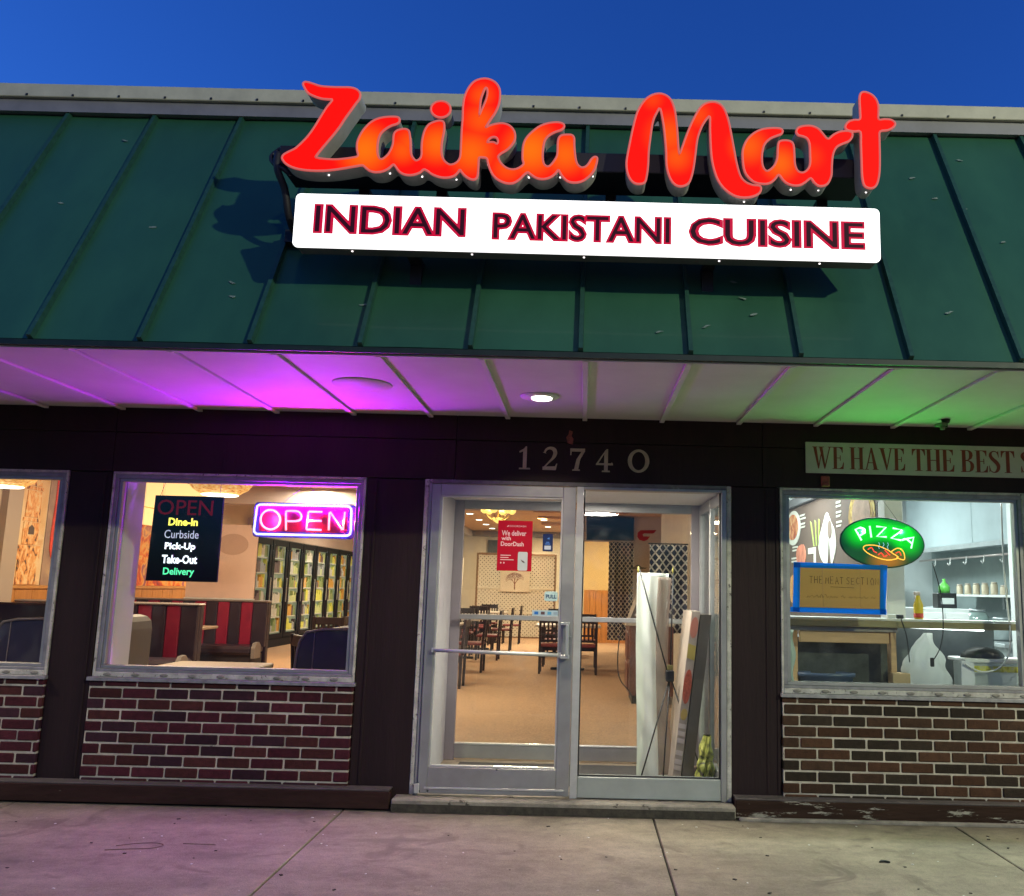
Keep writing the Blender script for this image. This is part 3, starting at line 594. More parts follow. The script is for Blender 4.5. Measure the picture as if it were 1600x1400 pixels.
# ------------------------------------------------------------------ channel letters
FY = -1.72
cl = thing('channel_letter_sign', 'big glowing red-orange script letters reading Zaika Mart mounted above the green roof edge', 'sign', (-.03, -1.6, 3.6))
def facemat():
    m = bpy.data.materials.new('glowing_red_acrylic'); m.use_nodes = True; t = m.node_tree; L = t.links.new
    b = t.nodes['Principled BSDF']; b.inputs['Base Color'].default_value = (.12, .004, .002, 1); b.inputs['Roughness'].default_value = .7; b.inputs['Specular IOR Level'].default_value = .15
    geo = nd(t, 'ShaderNodeNewGeometry'); acc = None
    # where the LED strings stand close behind the acrylic it glows orange
    for (x, z, r, s) in ((-1.195, 3.66, .19, 1), (-1.0, 3.66, .11, .55), (-.965, 3.70, .12, .5), (-.82, 3.70, .15, .8), (-.64, 3.66, .17, .75), (-.60, 3.84, .13, .5), (-.60, 3.98, .10, .45), (-.45, 3.58, .12, .45),
                         (-.33, 3.68, .20, 1), (-.33, 3.60, .10, .5), (-.15, 3.66, .16, .75), (.0, 3.60, .10, .5), (.39, 3.78, .17, .5), (.43, 3.66, .12, .5), (.54, 3.90, .10, .35), (.30, 3.98, .08, .25), (.805, 3.73, .14, .6), (.97, 3.64, .13, .75), (1.13, 3.68, .1, .2)):
        v = nd(t, 'ShaderNodeVectorMath', operation='DISTANCE'); L(geo.outputs['Position'], v.inputs[0]); v.inputs[1].default_value = (x, FY, z)
        r_ = nd(t, 'ShaderNodeMapRange', interpolation_type='SMOOTHSTEP'); r_.inputs[1].default_value = 0; r_.inputs[2].default_value = r; r_.inputs[3].default_value = s; r_.inputs[4].default_value = 0
        L(v.outputs['Value'], r_.inputs[0])
        if acc is None: acc = r_.outputs[0]
        else:
            a = nd(t, 'ShaderNodeMath', operation='MAXIMUM'); L(acc, a.inputs[0]); L(r_.outputs[0], a.inputs[1]); acc = a.outputs[0]
    mx = nd(t, 'ShaderNodeMix', data_type='RGBA'); L(acc, mx.inputs[0]); mx.inputs[6].default_value = (1.0, .0022, .0006, 1); mx.inputs[7].default_value = (1.0, .165, .0008, 1)
    L(mx.outputs[2], b.inputs['Emission Color']); b.inputs['Emission Strength'].default_value = 1.02
    return m
fm = facemat(); ret = P('letter_return_aluminium', (.52, .50, .48), .5, .25, var=.12, vs=12); trim = E('pink_trim_cap', (1.0, .16, .14), .48, (.35, .12, .12))
for nm, loops, hol in (('letters_zaik_a', Z_AIKA, [HOLE_A, HOLE_B]), ('dot', DOT_I, []), ('letter_m', EM, []), ('letters_ar', AR, []), ('letter_t', TEE, [])):
    lt = part('letter', cl)
    shape_mb([loops]+hol, FY+.008, FY+.128).build('letter_return', ret, lt)
    shape_mb([loops]+hol, FY-.001, FY+.0075, offs=-.004).build('letter_face', fm, lt)
    for lp in [loops]+hol:
        q = smooth_path(lp, 3, True)
        MB().tube([(x, FY+.002, z) for x, z in q], .0062, 6, True).build('trim_cap', trim, lt)
MB().box(-1.69, 1.47, -1.588, -1.30, 3.632, 3.742, b=.004).build('raceway', P('raceway_dark', (.018, .014, .022), .5, .3), cl)
m = MB()
for px in (-1.40, -1.07, -.89, -.72, -.55, -.33, -.165, .0, .36, .555, .79, 1.03, 1.17, 1.40):
    z = {-1.40: 3.555, -1.07: 3.53, -.89: 3.515, -.72: 3.51, -.55: 3.51, -.33: 3.49, -.165: 3.51, .0: 3.50, .36: 3.50, .555: 3.49, .79: 3.415, 1.03: 3.50, 1.17: 3.505, 1.40: 3.51}[px]
for x in (-1.3, -.86, .1, .9, 1.3): MB().box(x-.03, x+.03, -1.299, -1.05, 3.60, 3.64).build('bracket', P('bracket_dark', (.02, .018, .025), .5, .4), cl)
# weep-hole light dots on the undersides
m = MB()
def under(loop, x):
    zs = []
    for i in range(len(loop)):
        a, b = loop[i-1], loop[i]
        if (a[0]-x)*(b[0]-x) < 0: zs.append(a[1]+(b[1]-a[1])*(x-a[0])/(b[0]-a[0]))
    return min(zs) if zs else None
for lp, xx in ((Z_AIKA, (-1.39, -1.07, -.90, -.72, -.557, -.34, -.175, -.005)), (EM, (.325, .543, .79)), (AR, (1.035, 1.18)), (TEE, (1.43,))):
    for x in xx:
        z = under(lp, x)
        if z: m.lathe([(.0045, -.004), (.0045, .002)], (x, FY+.05, z-.001), 8)
m.build('weep_light', E('led_leak', (1, .92, .9), 2.2), cl)
# supply cable looping at the left end
cb = MB(); cb.tube(smooth_path([(-1.70, -1.58, 3.70), (-1.69, -1.60, 3.60), (-1.655, -1.56, 3.50), (-1.645, -1.50, 3.38), (-1.64, -1.40, 3.33), (-1.60, -1.30, 3.33)], 5), .020, 7)
cb.tube(smooth_path([(-1.70, -1.55, 3.74), (-1.74, -1.57, 3.68), (-1.70, -1.60, 3.62), (-1.66, -1.60, 3.60), (-1.62, -1.58, 3.57)], 4), .012, 6); cb.box(-1.70, -1.60, -1.38, -1.2, 3.28, 3.35)
tag(cb.build('sign_cable', P('cable_dark', (.012, .010, .018), .6)), 'black cable hanging from the left end of the red script letters', 'cable')
# ------------------------------------------------------------------ light box
lb = thing('light_box_sign', 'long glowing white light box lettered INDIAN PAKISTANI CUISINE under the red script letters', 'sign', (-.03, -1.7, 3.2))
ang = 0.0
def rrect(x0, x1, z0, z1, r, n=5):
    o = []
    for cx, cz, a in ((x1-r, z1-r, 0), (x0+r, z1-r, 90), (x0+r, z0+r, 180), (x1-r, z0+r, 270)):
        o += [(cx+r*math.cos(math.radians(a+90*i/n)), cz+r*math.sin(math.radians(a+90*i/n))) for i in range(n+1)]
    return o
def lift(mb, k=.008/3.0):   # the box hangs a touch low at its right end
    mb.v = [(x, y, z-(x+.03)*k) for x, y, z in mb.v]; return mb
lift(MB().prism(rrect(-1.531, 1.476, 3.121, 3.402, .022), FY+.012, FY+.115)).build('cabinet', P('cabinet_grey', (.16, .14, .15), .5, .4, var=.15, vs=6), lb)
lift(MB().prism(rrect(-1.536, 1.481, 3.117, 3.406, .026), FY, FY+.0115)).build('light_face', E('glowing_white_acrylic', (1, .99, .98), 1.5), lb)
red = E('red_vinyl', (.62, .006, .05), .8, (.2, .003, .02)); dk = E('dark_vinyl', (.022, .001, .008), 1.0, (.008, .002, .004))
for wd, x0, x1, za, zb in (('INDIAN', -1.436, -.650, 3.190, 3.350), ('PAKISTANI', -.517, .406, 3.180, 3.332), ('CUISINE', .494, 1.404, 3.180, 3.336)):
    lift(text_mb(wd, x0, x1, za, zb, FY-.0005, .0015, .055), .004).build('lettering', red, lb)
    lift(text_mb(wd, x0+.010, x1-.010, za+.010, zb-.010, FY-.0022, .0012, .0), .004).build('lettering', dk, lb)
m = MB()
for x in (-1.24, -.62, -.04, .66, 1.18): m.lathe([(.005, -.003), (.005, .002)], (x, FY+.05, 3.120-(x+.03)*.0027), 8)
m.build('weep_light', MC['led_leak'], lb)
m = MB()
for x in (-.95, .63): MB().box(x-.03, x+.03, -1.604, -1.34, 3.14, 3.17).box(x-.031, x+.031, -1.45, -1.40, 3.0, 3.139).build('bracket', MC['bracket_dark'], lb)
# ------------------------------------------------------------------ soffit fittings
dl = thing('soffit_downlight', 'round lit downlight set in the white soffit above the entrance', 'lamp', (-.285, -.735, 2.56))
MB().lathe([(.115, 2.575), (.12, 2.584)], (-.30, -.72, 0), 28).build('trim_ring', white, dl)
MB().lathe([(.055, 2.563), (.062, 2.566), (.064, 2.574)], (-.285, -.72, 0), 24).build('lens', E('warm_lens', (1, .93, .78), 5), dl)
lamp('downlight_beam', 'AREA', Vector((-.285, -.72, 2.558))-dl.location, 13, (1, .87, .66), .12, parent=dl, spread=math.radians(125))
for x_ in (-4.9, 4.3):
    d2 = dup(dl, (x_, -.735, 2.56), 0, 'round lit soffit downlight beyond the '+('left' if x_ < 0 else 'right')+' edge of the view')
    lamp('downlight_beam', 'AREA', (0, 0, -.02), 13, (1, .87, .66), .12, parent=d2, spread=math.radians(125))
cm = thing('security_camera', 'small dark camera on a stub under the soffit near the long banner board', 'camera', (2.33, -.3, 2.55))
m = MB(); m.lathe([(.022, 2.56), (.03, 2.584)], (2.36, -.30, 0), 12); m.box(2.352, 2.368, -.31, -.29, 2.53, 2.565); m.build('mount', black, cm)
m = MB(); m.box(2.30, 2.345, -.345, -.27, 2.535, 2.557, b=.005, rz=.3); m.lathe([(.015, 2.51), (.018, 2.535)], (2.325, -.33, 0), 10); m.build('camera_body', P('olive_grey', (.12, .12, .10), .5), cm)
# ------------------------------------------------------------------ banner board WE HAVE THE BEST S...
bb = thing('banner_board', 'long cream board with maroon serif capitals WE HAVE THE BEST above the right window', 'sign', (2.3, -.03, 2.35))
MB().box(1.497, 4.2, -.040, -.0275, 2.243, 2.457, b=.002).build('board', P('cream_board', (.46, .45, .40), .6, var=.1, vs=5, spot=((.22, .2, .16), 40, .72)), bb)
T_ = .14; K_ = .028
def srf(x, w, z=0): return [(x, z), (x+w, z), (x+w, z+K_), (x, z+K_)]
GL = {
 'E': (.50, [[(.06, 0), (.06+T_, 0), (.06+T_, 1), (.06, 1)], srf(0, .48), srf(0, .46, .972), [(.19, .485), (.34, .485), (.34, .515), (.19, .515)], [(.33, .38), (.36, .38), (.36, .62), (.33, .62)],
            [(.30, .972), (.46, .972), (.45, .74), (.43, .74), (.40, .88)], [(.30, .028), (.48, .028), (.50, .30), (.47, .30), (.42, .12)]]),
 'H': (.62, [[(.06, 0), (.06+T_, 0), (.06+T_, 1), (.06, 1)], [(.42, 0), (.42+T_, 0), (.42+T_, 1), (.42, 1)], srf(0, .26), srf(.36, .26), srf(0, .26, .972), srf(.36, .26, .972), [(.19, .48), (.43, .48), (.43, .515), (.19, .515)]]),
 'A': (.60, [[(.05, .01), (.095, .01), (.31, .93), (.28, 1)], [(.26, 1), (.33, 1), (.55, .01), (.39, .01)], [(.15, .30), (.43, .30), (.42, .335), (.155, .335)], srf(0, .17), srf(.34, .26)]),
 'V': (.60, [[(.05, .99), (.21, .99), (.36, .10), (.31, 0)], [(.50, .99), (.545, .99), (.34, 0), (.30, 0)], srf(0, .26, .972), srf(.43, .17, .972)]),
 'W': (.84, [[(.04, .99), (.18, .99), (.29, .12), (.24, 0)], [(.42, .99), (.455, .99), (.28, 0), (.24, 0)], [(.30, .99), (.44, .99), (.56, .10), (.51, 0)], [(.74, .99), (.78, .99), (.55, 0), (.50, 0)], srf(0, .22, .972), srf(.27, .24, .972), srf(.68, .16, .972)]),
 'T': (.52, [[(.19, 0), (.19+T_, 0), (.19+T_, 1), (.19, 1)], srf(.0, .52, .972), srf(.12, .28), [(0, .975), (.16, .975), (.07, .88), (.02, .70), (0, .70)], [(.52, .975), (.36, .975), (.45, .88), (.50, .70), (.52, .70)]]),
 'B': (.54, [[(.06, 0), (.06+T_, 0), (.06+T_, 1), (.06, 1)], srf(0, .22), srf(0, .22, .972),
            strip([(.18, .985), (.28, .985), (.35, .95), (.40, .87), (.41, .76), (.38, .64), (.30, .55), (.18, .53)], [.03, .035, .08, .13, .14, .11, .04, .03]),
            strip([(.18, .515), (.30, .515), (.39, .46), (.445, .36), (.45, .24), (.42, .12), (.34, .03), (.18, .015)], [.03, .035, .08, .13, .14, .12, .04, .03])]),
 'S': (.48, [strip(smooth_path([(.40, .80), (.33, .93), (.22, .975), (.11, .90), (.09, .76), (.17, .62), (.30, .48), (.38, .34), (.38, .18), (.30, .05), (.18, .02), (.08, .10), (.05, .24)], 3),
            [.03, .03, .03, .035, .035, .04, .045, .05, .06, .08, .10, .12, .13, .13, .14, .15, .15, .16, .16, .16, .15, .15, .14, .13, .13, .12, .11, .09, .07, .05, .04, .04, .035, .03, .03, .03, .03]),
            [(.36, .97), (.40, .97), (.41, .70), (.39, .70)], [(.03, .03), (.06, .03), (.05, .32), (.03, .32)]]),
}
maroon = P('maroon_paint', (.20, .026, .012), .6, var=.15, vs=30)
for wd, x0, x1 in (('WE', 1.542, 1.757), ('HAVE', 1.797, 2.176), ('THE', 2.224, 2.512), ('BEST', 2.556, 2.925), ('S', 2.963, 3.06)):
    adv = sum(GL[c][0] for c in wd)+.02*(len(wd)-1); sc = (x1-x0)/adv; x = x0
    for c in wd:
        glyphs(GL[c][1], maroon, bb, 'letter', x, 2.274, .152, -.0402, .0015, sc/.152); x += (GL[c][0]+.02)*sc
# ------------------------------------------------------------------ neon OPEN sign
op = thing('neon_open_sign', 'rectangular blue and pink neon OPEN sign hanging in the window beside the entrance', 'sign', (-1.93, .06, 1.84))
def neon(paths, r, mat, name, parent, y, closed=False, n=8):
    m = MB()
    for p in paths: m.tube([(x, y, z) for x, z in p], r, n, closed)
    return m.build(name, mat, parent)
bd = [(-2.258, 1.915), (-2.256, 1.932), (-2.240, 1.943), (-2.2, 1.944), (-1.66, 1.946), (-1.625, 1.944), (-1.610, 1.930), (-1.606, 1.91), (-1.603, 1.78), (-1.606, 1.757), (-1.622, 1.745), (-1.66, 1.743), (-2.2, 1.741), (-2.245, 1.742), (-2.262, 1.756), (-2.264, 1.78)]
neon([bd], .0075, E('blue_white_neon', (.30, .34, 1), 4.0), 'border_tube', op, .05, True)
pk = E('pink_neon', (1, .30, .27), 2.6)
neon([smooth_path([(-2.089, 1.843), (-2.092, 1.817), (-2.105, 1.795), (-2.126, 1.78), (-2.152, 1.774), (-2.178, 1.779), (-2.201, 1.793), (-2.217, 1.814), (-2.224, 1.84), (-2.221, 1.866), (-2.208, 1.888), (-2.188, 1.904), (-2.162, 1.909), (-2.136, 1.905), (-2.113, 1.891), (-2.096, 1.869)], 2, True)], .0068, pk, 'letter_tube', op, .047, True)
neon([[(-2.045, 1.772), (-2.050, 1.835), (-2.055, 1.901)]+smooth_path([(-2.05, 1.903), (-1.995, 1.905), (-1.963, 1.897), (-1.947, 1.872), (-1.953, 1.846), (-1.984, 1.835), (-2.043, 1.834)], 3)], .0068, pk, 'letter_tube', op, .047)
neon([[(-1.806, 1.903), (-1.897, 1.904), (-1.901, 1.9), (-1.905, 1.838), (-1.907, 1.783), (-1.903, 1.779), (-1.804, 1.779)], [(-1.899, 1.84), (-1.808, 1.841)]], .0068, pk, 'letter_tube', op, .047)
neon([[(-1.754, 1.779), (-1.756, 1.900), (-1.752, 1.904), (-1.662, 1.784), (-1.656, 1.783), (-1.65, 1.907)]], .0068, pk, 'letter_tube', op, .047)
def frost(name, col, a=.55, tl_=.4):
    m = bpy.data.materials.new(name); m.use_nodes = True; MC[name] = m; t = m.node_tree; t.nodes.clear(); L = t.links.new
    tr = nd(t, 'ShaderNodeBsdfTransparent'); df = nd(t, 'ShaderNodeBsdfDiffuse'); df.inputs[0].default_value = col4(col); tl = nd(t, 'ShaderNodeBsdfTranslucent'); tl.inputs[0].default_value = col4(col)
    ad = nd(t, 'ShaderNodeMixShader'); ad.inputs[0].default_value = tl_; L(df.outputs[0], ad.inputs[1]); L(tl.outputs[0], ad.inputs[2])
    mx = nd(t, 'ShaderNodeMixShader'); mx.inputs[0].default_value = a; L(tr.outputs[0], mx.inputs[1]); L(ad.outputs[0], mx.inputs[2]); o = nd(t, 'ShaderNodeOutputMaterial'); L(mx.outputs[0], o.inputs[0]); return m
MB().prism(rrect(-2.278, -1.585, 1.722, 1.962, .025), .064, .068).build('acrylic_back', frost('lilac_acrylic', (.10, .06, .75), .6), op)
MB().prism(rrect(-2.235, -1.632, 1.762, 1.925, .012), .060, .063).build('red_backing', frost('crimson_acrylic', (.55, .02, .10), .65), op)
m = MB(); m.tube([(-1.93, .06, 2.10), (-2.08, .06, 1.962)], .0015, 5); m.tube([(-1.93, .06, 2.10), (-1.79, .06, 1.962)], .0015, 5); m.build('hanging_wire', P('wire_grey', (.1, .1, .1), .5), op)
MB().tube(smooth_path([(-2.27, .07, 1.78), (-2.29, .075, 1.79), (-2.28, .08, 1.83)], 4), .003, 6).build('power_lead', black, op)
# the sign's own light: spreads outwards over soffit and pavement
for x_ in (-2.16, -1.93, -1.70):
    lamp('open_sign_glow', 'POINT', Vector((x_, .036, 1.935))-op.location, PURPLE/3, (.33, .0, 1.0), .009, parent=op)
    lamp('open_sign_pink_glow', 'POINT', Vector((x_+.04, .036, 1.84))-op.location, PINK/3, (1.0, .07, .13), .009, parent=op)
# ------------------------------------------------------------------ LED menu sign
ms = thing('led_service_sign', 'upright black LED panel listing OPEN, Dine-In, Curbside, Pick-Up, Take-Out and Delivery in the window', 'sign', (-2.72, .06, 1.7))
m = MB(); m.prism([(-2.957, 1.990), (-2.490, 1.990), (-2.487, 1.409), (-2.969, 1.409)], .045, .065); m.build('panel', P('black_gloss_panel', (.006, .003, .016), .5, spec=.12), ms)
def led(t, x0, x1, z0, z1, c, s, bold=.0):
    text_mb(t, x0, x1, z0, z1, .0445, .001, bold).build('lettering', E('led_'+t.lower().replace('-', '_'), c, s), ms)
led('OPEN', -2.935, -2.555, 1.858, 1.962, (.20, .001, .012), .35)
led('Dine-In', -2.850, -2.650, 1.785, 1.838, (1, .95, .12), 1.6, .03); led('Curbside', -2.870, -2.637, 1.699, 1.755, (.55, .58, .70), .9)
led('Pick-Up', -2.860, -2.652, 1.610, 1.670, (.9, .95, 1), 1.7, .03); led('Take-Out', -2.872, -2.632, 1.528, 1.586, (.9, .95, 1), 1.7, .03); led('Delivery', -2.856, -2.645, 1.438, 1.500, (.12, .95, .42), 1.1, .02)
m = MB(); m.tube([(-2.93, .06, 1.99), (-2.90, .06, 2.09)], .0015, 5); m.tube([(-2.52, .06, 1.99), (-2.52, .06, 2.09)], .0015, 5); m.build('hanging_wire', MC['wire_grey'], ms)
# ------------------------------------------------------------------ PIZZA sign
pz = thing('pizza_sign', 'oval green illuminated PIZZA sign with orange slice hanging in the right window', 'sign', (2.03, .05, 1.785))
def ell(cx, cz, rx, rz, n=48, tilt=-3.0):
    ca, sa = math.cos(math.radians(tilt)), math.sin(math.radians(tilt)); o = []
    for i in range(n):
        a = 2*math.pi*i/n; x, z = rx*math.cos(a), rz*math.sin(a); o.append((cx+x*ca-z*sa, cz+x*sa+z*ca))
    return o
def pizzamat():
    m = bpy.data.materials.new('green_lit_lens'); m.use_nodes = True; t = m.node_tree; L = t.links.new; b = t.nodes['Principled BSDF']; b.inputs['Base Color'].default_value = (.01, .08, .02, 1); b.inputs['Roughness'].default_value = .25
    geo = nd(t, 'ShaderNodeNewGeometry'); acc = None
    def blob(c, r, s, sc=(1, 1, 1)):
        mp = nd(t, 'ShaderNodeVectorMath', operation='SUBTRACT'); L(geo.outputs['Position'], mp.inputs[0]); mp.inputs[1].default_value = c
        ml = nd(t, 'ShaderNodeVectorMath', operation='MULTIPLY'); L(mp.outputs[0], ml.inputs[0]); ml.inputs[1].default_value = sc
        ln = nd(t, 'ShaderNodeVectorMath', operation='LENGTH'); L(ml.outputs[0], ln.inputs[0])
        r_ = nd(t, 'ShaderNodeMapRange', interpolation_type='SMOOTHERSTEP'); r_.inputs[1].default_value = 0; r_.inputs[2].default_value = r; r_.inputs[3].default_value = s; r_.inputs[4].default_value = 0; L(ln.outputs['Value'], r_.inputs[0]); return r_.outputs[0]
    g_ = None
    for c, r in (((1.87, .05, 1.85), .15), ((1.95, .05, 1.87), .14), ((2.03, .05, 1.87), .13), ((2.13, .05, 1.85), .14), ((2.21, .05, 1.80), .15)):
        o = blob(c, r, 1)
        if g_ is None: g_ = o
        else:
            a = nd(t, 'ShaderNodeMath', operation='ADD', use_clamp=True); L(g_, a.inputs[0]); L(o, a.inputs[1]); g_ = a.outputs[0]
    mx = nd(t, 'ShaderNodeMix', data_type='RGBA'); L(g_, mx.inputs[0]); mx.inputs[6].default_value = (.004, .055, .014, 1); mx.inputs[7].default_value = (.005, .95, .015, 1)
    mo = nd(t, 'ShaderNodeMix', data_type='RGBA'); L(blob((2.06, .05, 1.66), .15, 1, (.8, 1, 1.6)), mo.inputs[0]); L(mx.outputs[2], mo.inputs[6]); mo.inputs[7].default_value = (.55, .17, .01, 1)
    L(mo.outputs[2], b.inputs['Emission Color']); b.inputs['Emission Strength'].default_value = .95; return m
MB().prism(ell(2.031, 1.785, .282, .163), .036, .055).build('lens', pizzamat(), pz)
MB().tube([(x, .045, z) for x, z in ell(2.031, 1.785, .285, .166)], .007, 8, True).build('rim', P('dark_green_rim', (.01, .06, .02), .4), pz)
wn = E('white_green_neon', (.62, 1, .75), 1.7)
for pl in ([(1.888, 1.797), (1.847, 1.87), (1.882, 1.885), (1.910, 1.875), (1.913, 1.849), (1.875, 1.828)], [(1.946, 1.896), (1.955, 1.818)], [(1.992, 1.894), (2.058, 1.89), (1.993, 1.825), (2.059, 1.824)], [(2.104, 1.885), (2.169, 1.874), (2.09, 1.816), (2.156, 1.803)], [(2.162, 1.804), (2.245, 1.826), (2.225, 1.75)], [(2.196, 1.813), (2.232, 1.783)]):
    neon([pl], .0062, wn, 'letter_tube', pz, .033)
og = E('orange_neon', (1, .48, .06), 1.8)
neon([smooth_path([(1.899, 1.746), (1.916, 1.763), (1.971, 1.766), (2.017, 1.756), (2.067, 1.735), (2.10, 1.712), (2.135, 1.690), (2.117, 1.675), (2.06, 1.667), (1.997, 1.680), (1.941, 1.704), (1.91, 1.726)], 2, True)], .0032, og, 'slice_tube', pz, .034, True)
neon([smooth_path([(2.085, 1.722), (2.124, 1.747), (2.152, 1.745), (2.174, 1.721), (2.178, 1.675), (2.15, 1.675), (2.125, 1.688)], 3)], .0032, og, 'slice_tube', pz, .034)
rdn = E('red_neon', (1, .05, .03), 1.6)
neon([smooth_path(p, 2) for p in ([(1.93, 1.735), (1.955, 1.75), (1.97, 1.725), (1.99, 1.715)], [(2.0, 1.70), (2.02, 1.715), (2.04, 1.69), (2.06, 1.70)], [(2.12, 1.715), (2.145, 1.725), (2.155, 1.70)], [(2.045, 1.735), (2.065, 1.715), (2.08, 1.70)])], .0035, rdn, 'topping_tube', pz, .034)
neon([smooth_path([(x, 1.785), (x+.006, 1.77), (x-.002, 1.758), (x+.004, 1.742)], 3) for x in (2.005, 2.035, 2.065)], .0022, E('pale_blue_neon', (.35, .7, .8), .9), 'steam_tube', pz, .034)
m = MB(); m.tube([(2.03, .05, 2.10), (1.96, .05, 1.945)], .0015, 5); m.tube([(2.03, .05, 2.10), (2.15, .05, 1.93)], .0015, 5); m.build('hanging_wire', MC['wire_grey'], pz)
for x_ in (1.90, 2.03, 2.16): lamp('pizza_sign_glow', 'POINT', Vector((x_, .0295, 1.86))-pz.location, GREEN/3, (.05, 1.0, .10), .003, parent=pz)
# ------------------------------------------------------------------ cardboard notice
cd = thing('cardboard_notice', 'cardboard sheet edged in blue tape with handwritten THE MEAT SECTION inside the right window', 'notice', (1.74, .04, 1.47))
kb = frost('corrugated_card', (.62, .42, .17), .995)
for xa, xb in ((1.450, 1.618), (1.620, 1.872), (1.874, 2.03)): MB().prism([(xa, 1.335), (xb, 1.335), (xb, 1.62), (xa, 1.62)], .036, .041).build('card_sheet', kb, cd)
bt = frost('blue_tape', (.02, .34, .95), .96); bt2 = frost('blue_tape_double', (.01, .16, .85), .98)
for i, q in enumerate(([(1.412, 1.306), (1.458, 1.303), (1.468, 1.636), (1.424, 1.640)], [(2.0, 1.308), (2.036, 1.303), (2.060, 1.630), (2.012, 1.636)], [(1.42, 1.603), (2.055, 1.600), (2.060, 1.630), (1.43, 1.640)], [(1.395, 1.305), (2.045, 1.300), (2.045, 1.336), (1.397, 1.338)])):
    MB().prism(q, .0335-.0012*(i % 2), .0355).build('tape_strip', bt, cd)
for q in ([(1.424, 1.604), (1.466, 1.603), (1.467, 1.634), (1.426, 1.637)], [(1.414, 1.308), (1.458, 1.306), (1.459, 1.334), (1.415, 1.335)], [(2.001, 1.305), (2.035, 1.304), (2.037, 1.333), (2.003, 1.334)]): MB().prism(q, .0318, .0322).build('tape_corner', bt2, cd)
HW = {'T': [[(0, 1), (1, 1)], [(.5, 1), (.45, 0)]], 'H': [[(0, 1), (0, 0)], [(.9, 1), (.9, 0)], [(0, .5), (.9, .5)]], 'E': [[(.9, 1), (0, 1), (0, 0), (.9, 0)], [(0, .5), (.7, .5)]], 'M': [[(0, 0), (.1, 1), (.5, .4), (.9, 1), (1, 0)]], 'A': [[(0, 0), (.5, 1), (1, 0)], [(.2, .4), (.8, .4)]],
      'S': [[(1, .9), (.5, 1), (.05, .75), (.9, .3), (.6, 0), (0, .1)]], 'C': [[(1, .85), (.5, 1), (0, .5), (.4, 0), (1, .1)]], 'I': [[(.5, 1), (.5, 0)]], 'O': [[(.5, 1), (0, .6), (.2, 0), (.8, 0), (1, .6), (.5, 1)]], 'N': [[(0, 0), (0, 1), (.9, 0), (.9, 1)]]}
m = MB(); r = random.Random(5); x = 1.53
for c in 'THE MEAT SECTION':
    if c == ' ': x += .010; continue
    w_ = .021; h_ = .046+r.uniform(-.004, .004); zz = 1.498+r.uniform(-.002, .002)
    for st in HW[c]: m.tube([(x+px*w_, .0352, zz+pz_*h_) for px, pz_ in st], .0016, 5)
    x += .0328
m.tube([(1.67, .0352, 1.478), (1.83, .0352, 1.474)], .0013, 5)
x = 1.51
while x < 1.98:      # a second line too faint to read
    m.tube(smooth_path([(x, .0352, 1.41+r.uniform(-.012, .012)), (x+.008, .0352, 1.42+r.uniform(-.01, .01)), (x+.018, .0352, 1.405), (x+.026, .0352, 1.415)], 2), .0011, 4); x += r.choice((.03, .034, .05))
m.build('handwriting', P('marker_ink', (.10, .06, .03), .8), cd)
# ------------------------------------------------------------------ things stuck on the door glass (they stay on the pane, top level)
def sheet(poly, y0, y1, mat, name, parent): return MB().prism(poly, y0, y1).build(name, mat, parent)
def rect(x0, x1, z0, z1): return [(x0, z0), (x1, z0), (x1, z1), (x0, z1)]
ps = thing('red_poster', 'red poster reading We deliver with DoorDash stuck on the glass of the entrance door', 'poster', (-.47, -.03, 1.7))
sheet(rect(-.588, -.355, 1.532, 1.869), -.0310, -.0286, E('poster_red_glow', (.62, .004, .02), .42, (.16, .003, .012)), 'poster_sheet', ps)  # paper sheet given a faint glow of its own, brightness painted in
pw = E('poster_pink_white_glow', (.85, .45, .45), .3, (.5, .35, .35))  # poster print glows of itself too
for t, x0, x1, z0, z1, bo in (('We deliver', -.562, -.396, 1.767, 1.802, .02), ('with', -.563, -.500, 1.736, 1.763, .02), ('DoorDash', -.566, -.412, 1.697, 1.727, .02), ('DOORDASH', -.510, -.400, 1.826, 1.838, 0)):
    text_mb(t, x0, x1, z0, z1, -.0311, .0008, bo).build('lettering', pw, ps)
m = MB()
for k, (a, z) in enumerate(((.07, 1.633), (.055, 1.618), (.09, 1.603))): m.prism(rect(-.566, -.566+a, z, z+.005), -.0318, -.0311)
m.prism(rect(-.566, -.558, 1.580, 1.590), -.0318, -.0311); m.prism(rect(-.545, -.537, 1.580, 1.590), -.0318, -.0311); m.prism([(-.53, 1.829), (-.518, 1.838), (-.514, 1.832), (-.524, 1.826)], -.0318, -.0311)
m.build('small_print', pw, ps)
sheet(rrect(-.448, -.383, 1.535, 1.660, .01), -.0322, -.0312, P('phone_grey', (.50, .52, .54), .5), 'phone_picture', ps)
m = MB(); m.prism([(-.43, 1.61), (-.405, 1.596), (-.40, 1.585), (-.418, 1.592)], -.033, -.0323); m.build('phone_detail', P('phone_dark', (.1, .07, .07), .5), ps)
bs_ = thing('blue_sticker', 'small navy blue sticker with a white square in the upper right of the door glass', 'sticker', (-.25, -.03, 1.72))
sheet(rrect(-.284, -.216, 1.668, 1.785, .006), -.0305, -.0286, P('navy_vinyl', (.008, .02, .09), .4), 'sticker_sheet', bs_)
sheet(rect(-.272, -.228, 1.680, 1.706), -.0315, -.0306, P('sticker_white', (.5, .52, .6), .5), 'white_panel', bs_)
m = MB(); m.prism(rect(-.268, -.234, 1.714, 1.720), -.0315, -.0306); m.prism(rect(-.262, -.240, 1.726, 1.731), -.0315, -.0306); m.prism([(-.256, 1.752), (-.24, 1.762), (-.238, 1.748)], -.0315, -.0306); m.build('small_print', P('sticker_blue', (.08, .2, .6), .5), bs_)
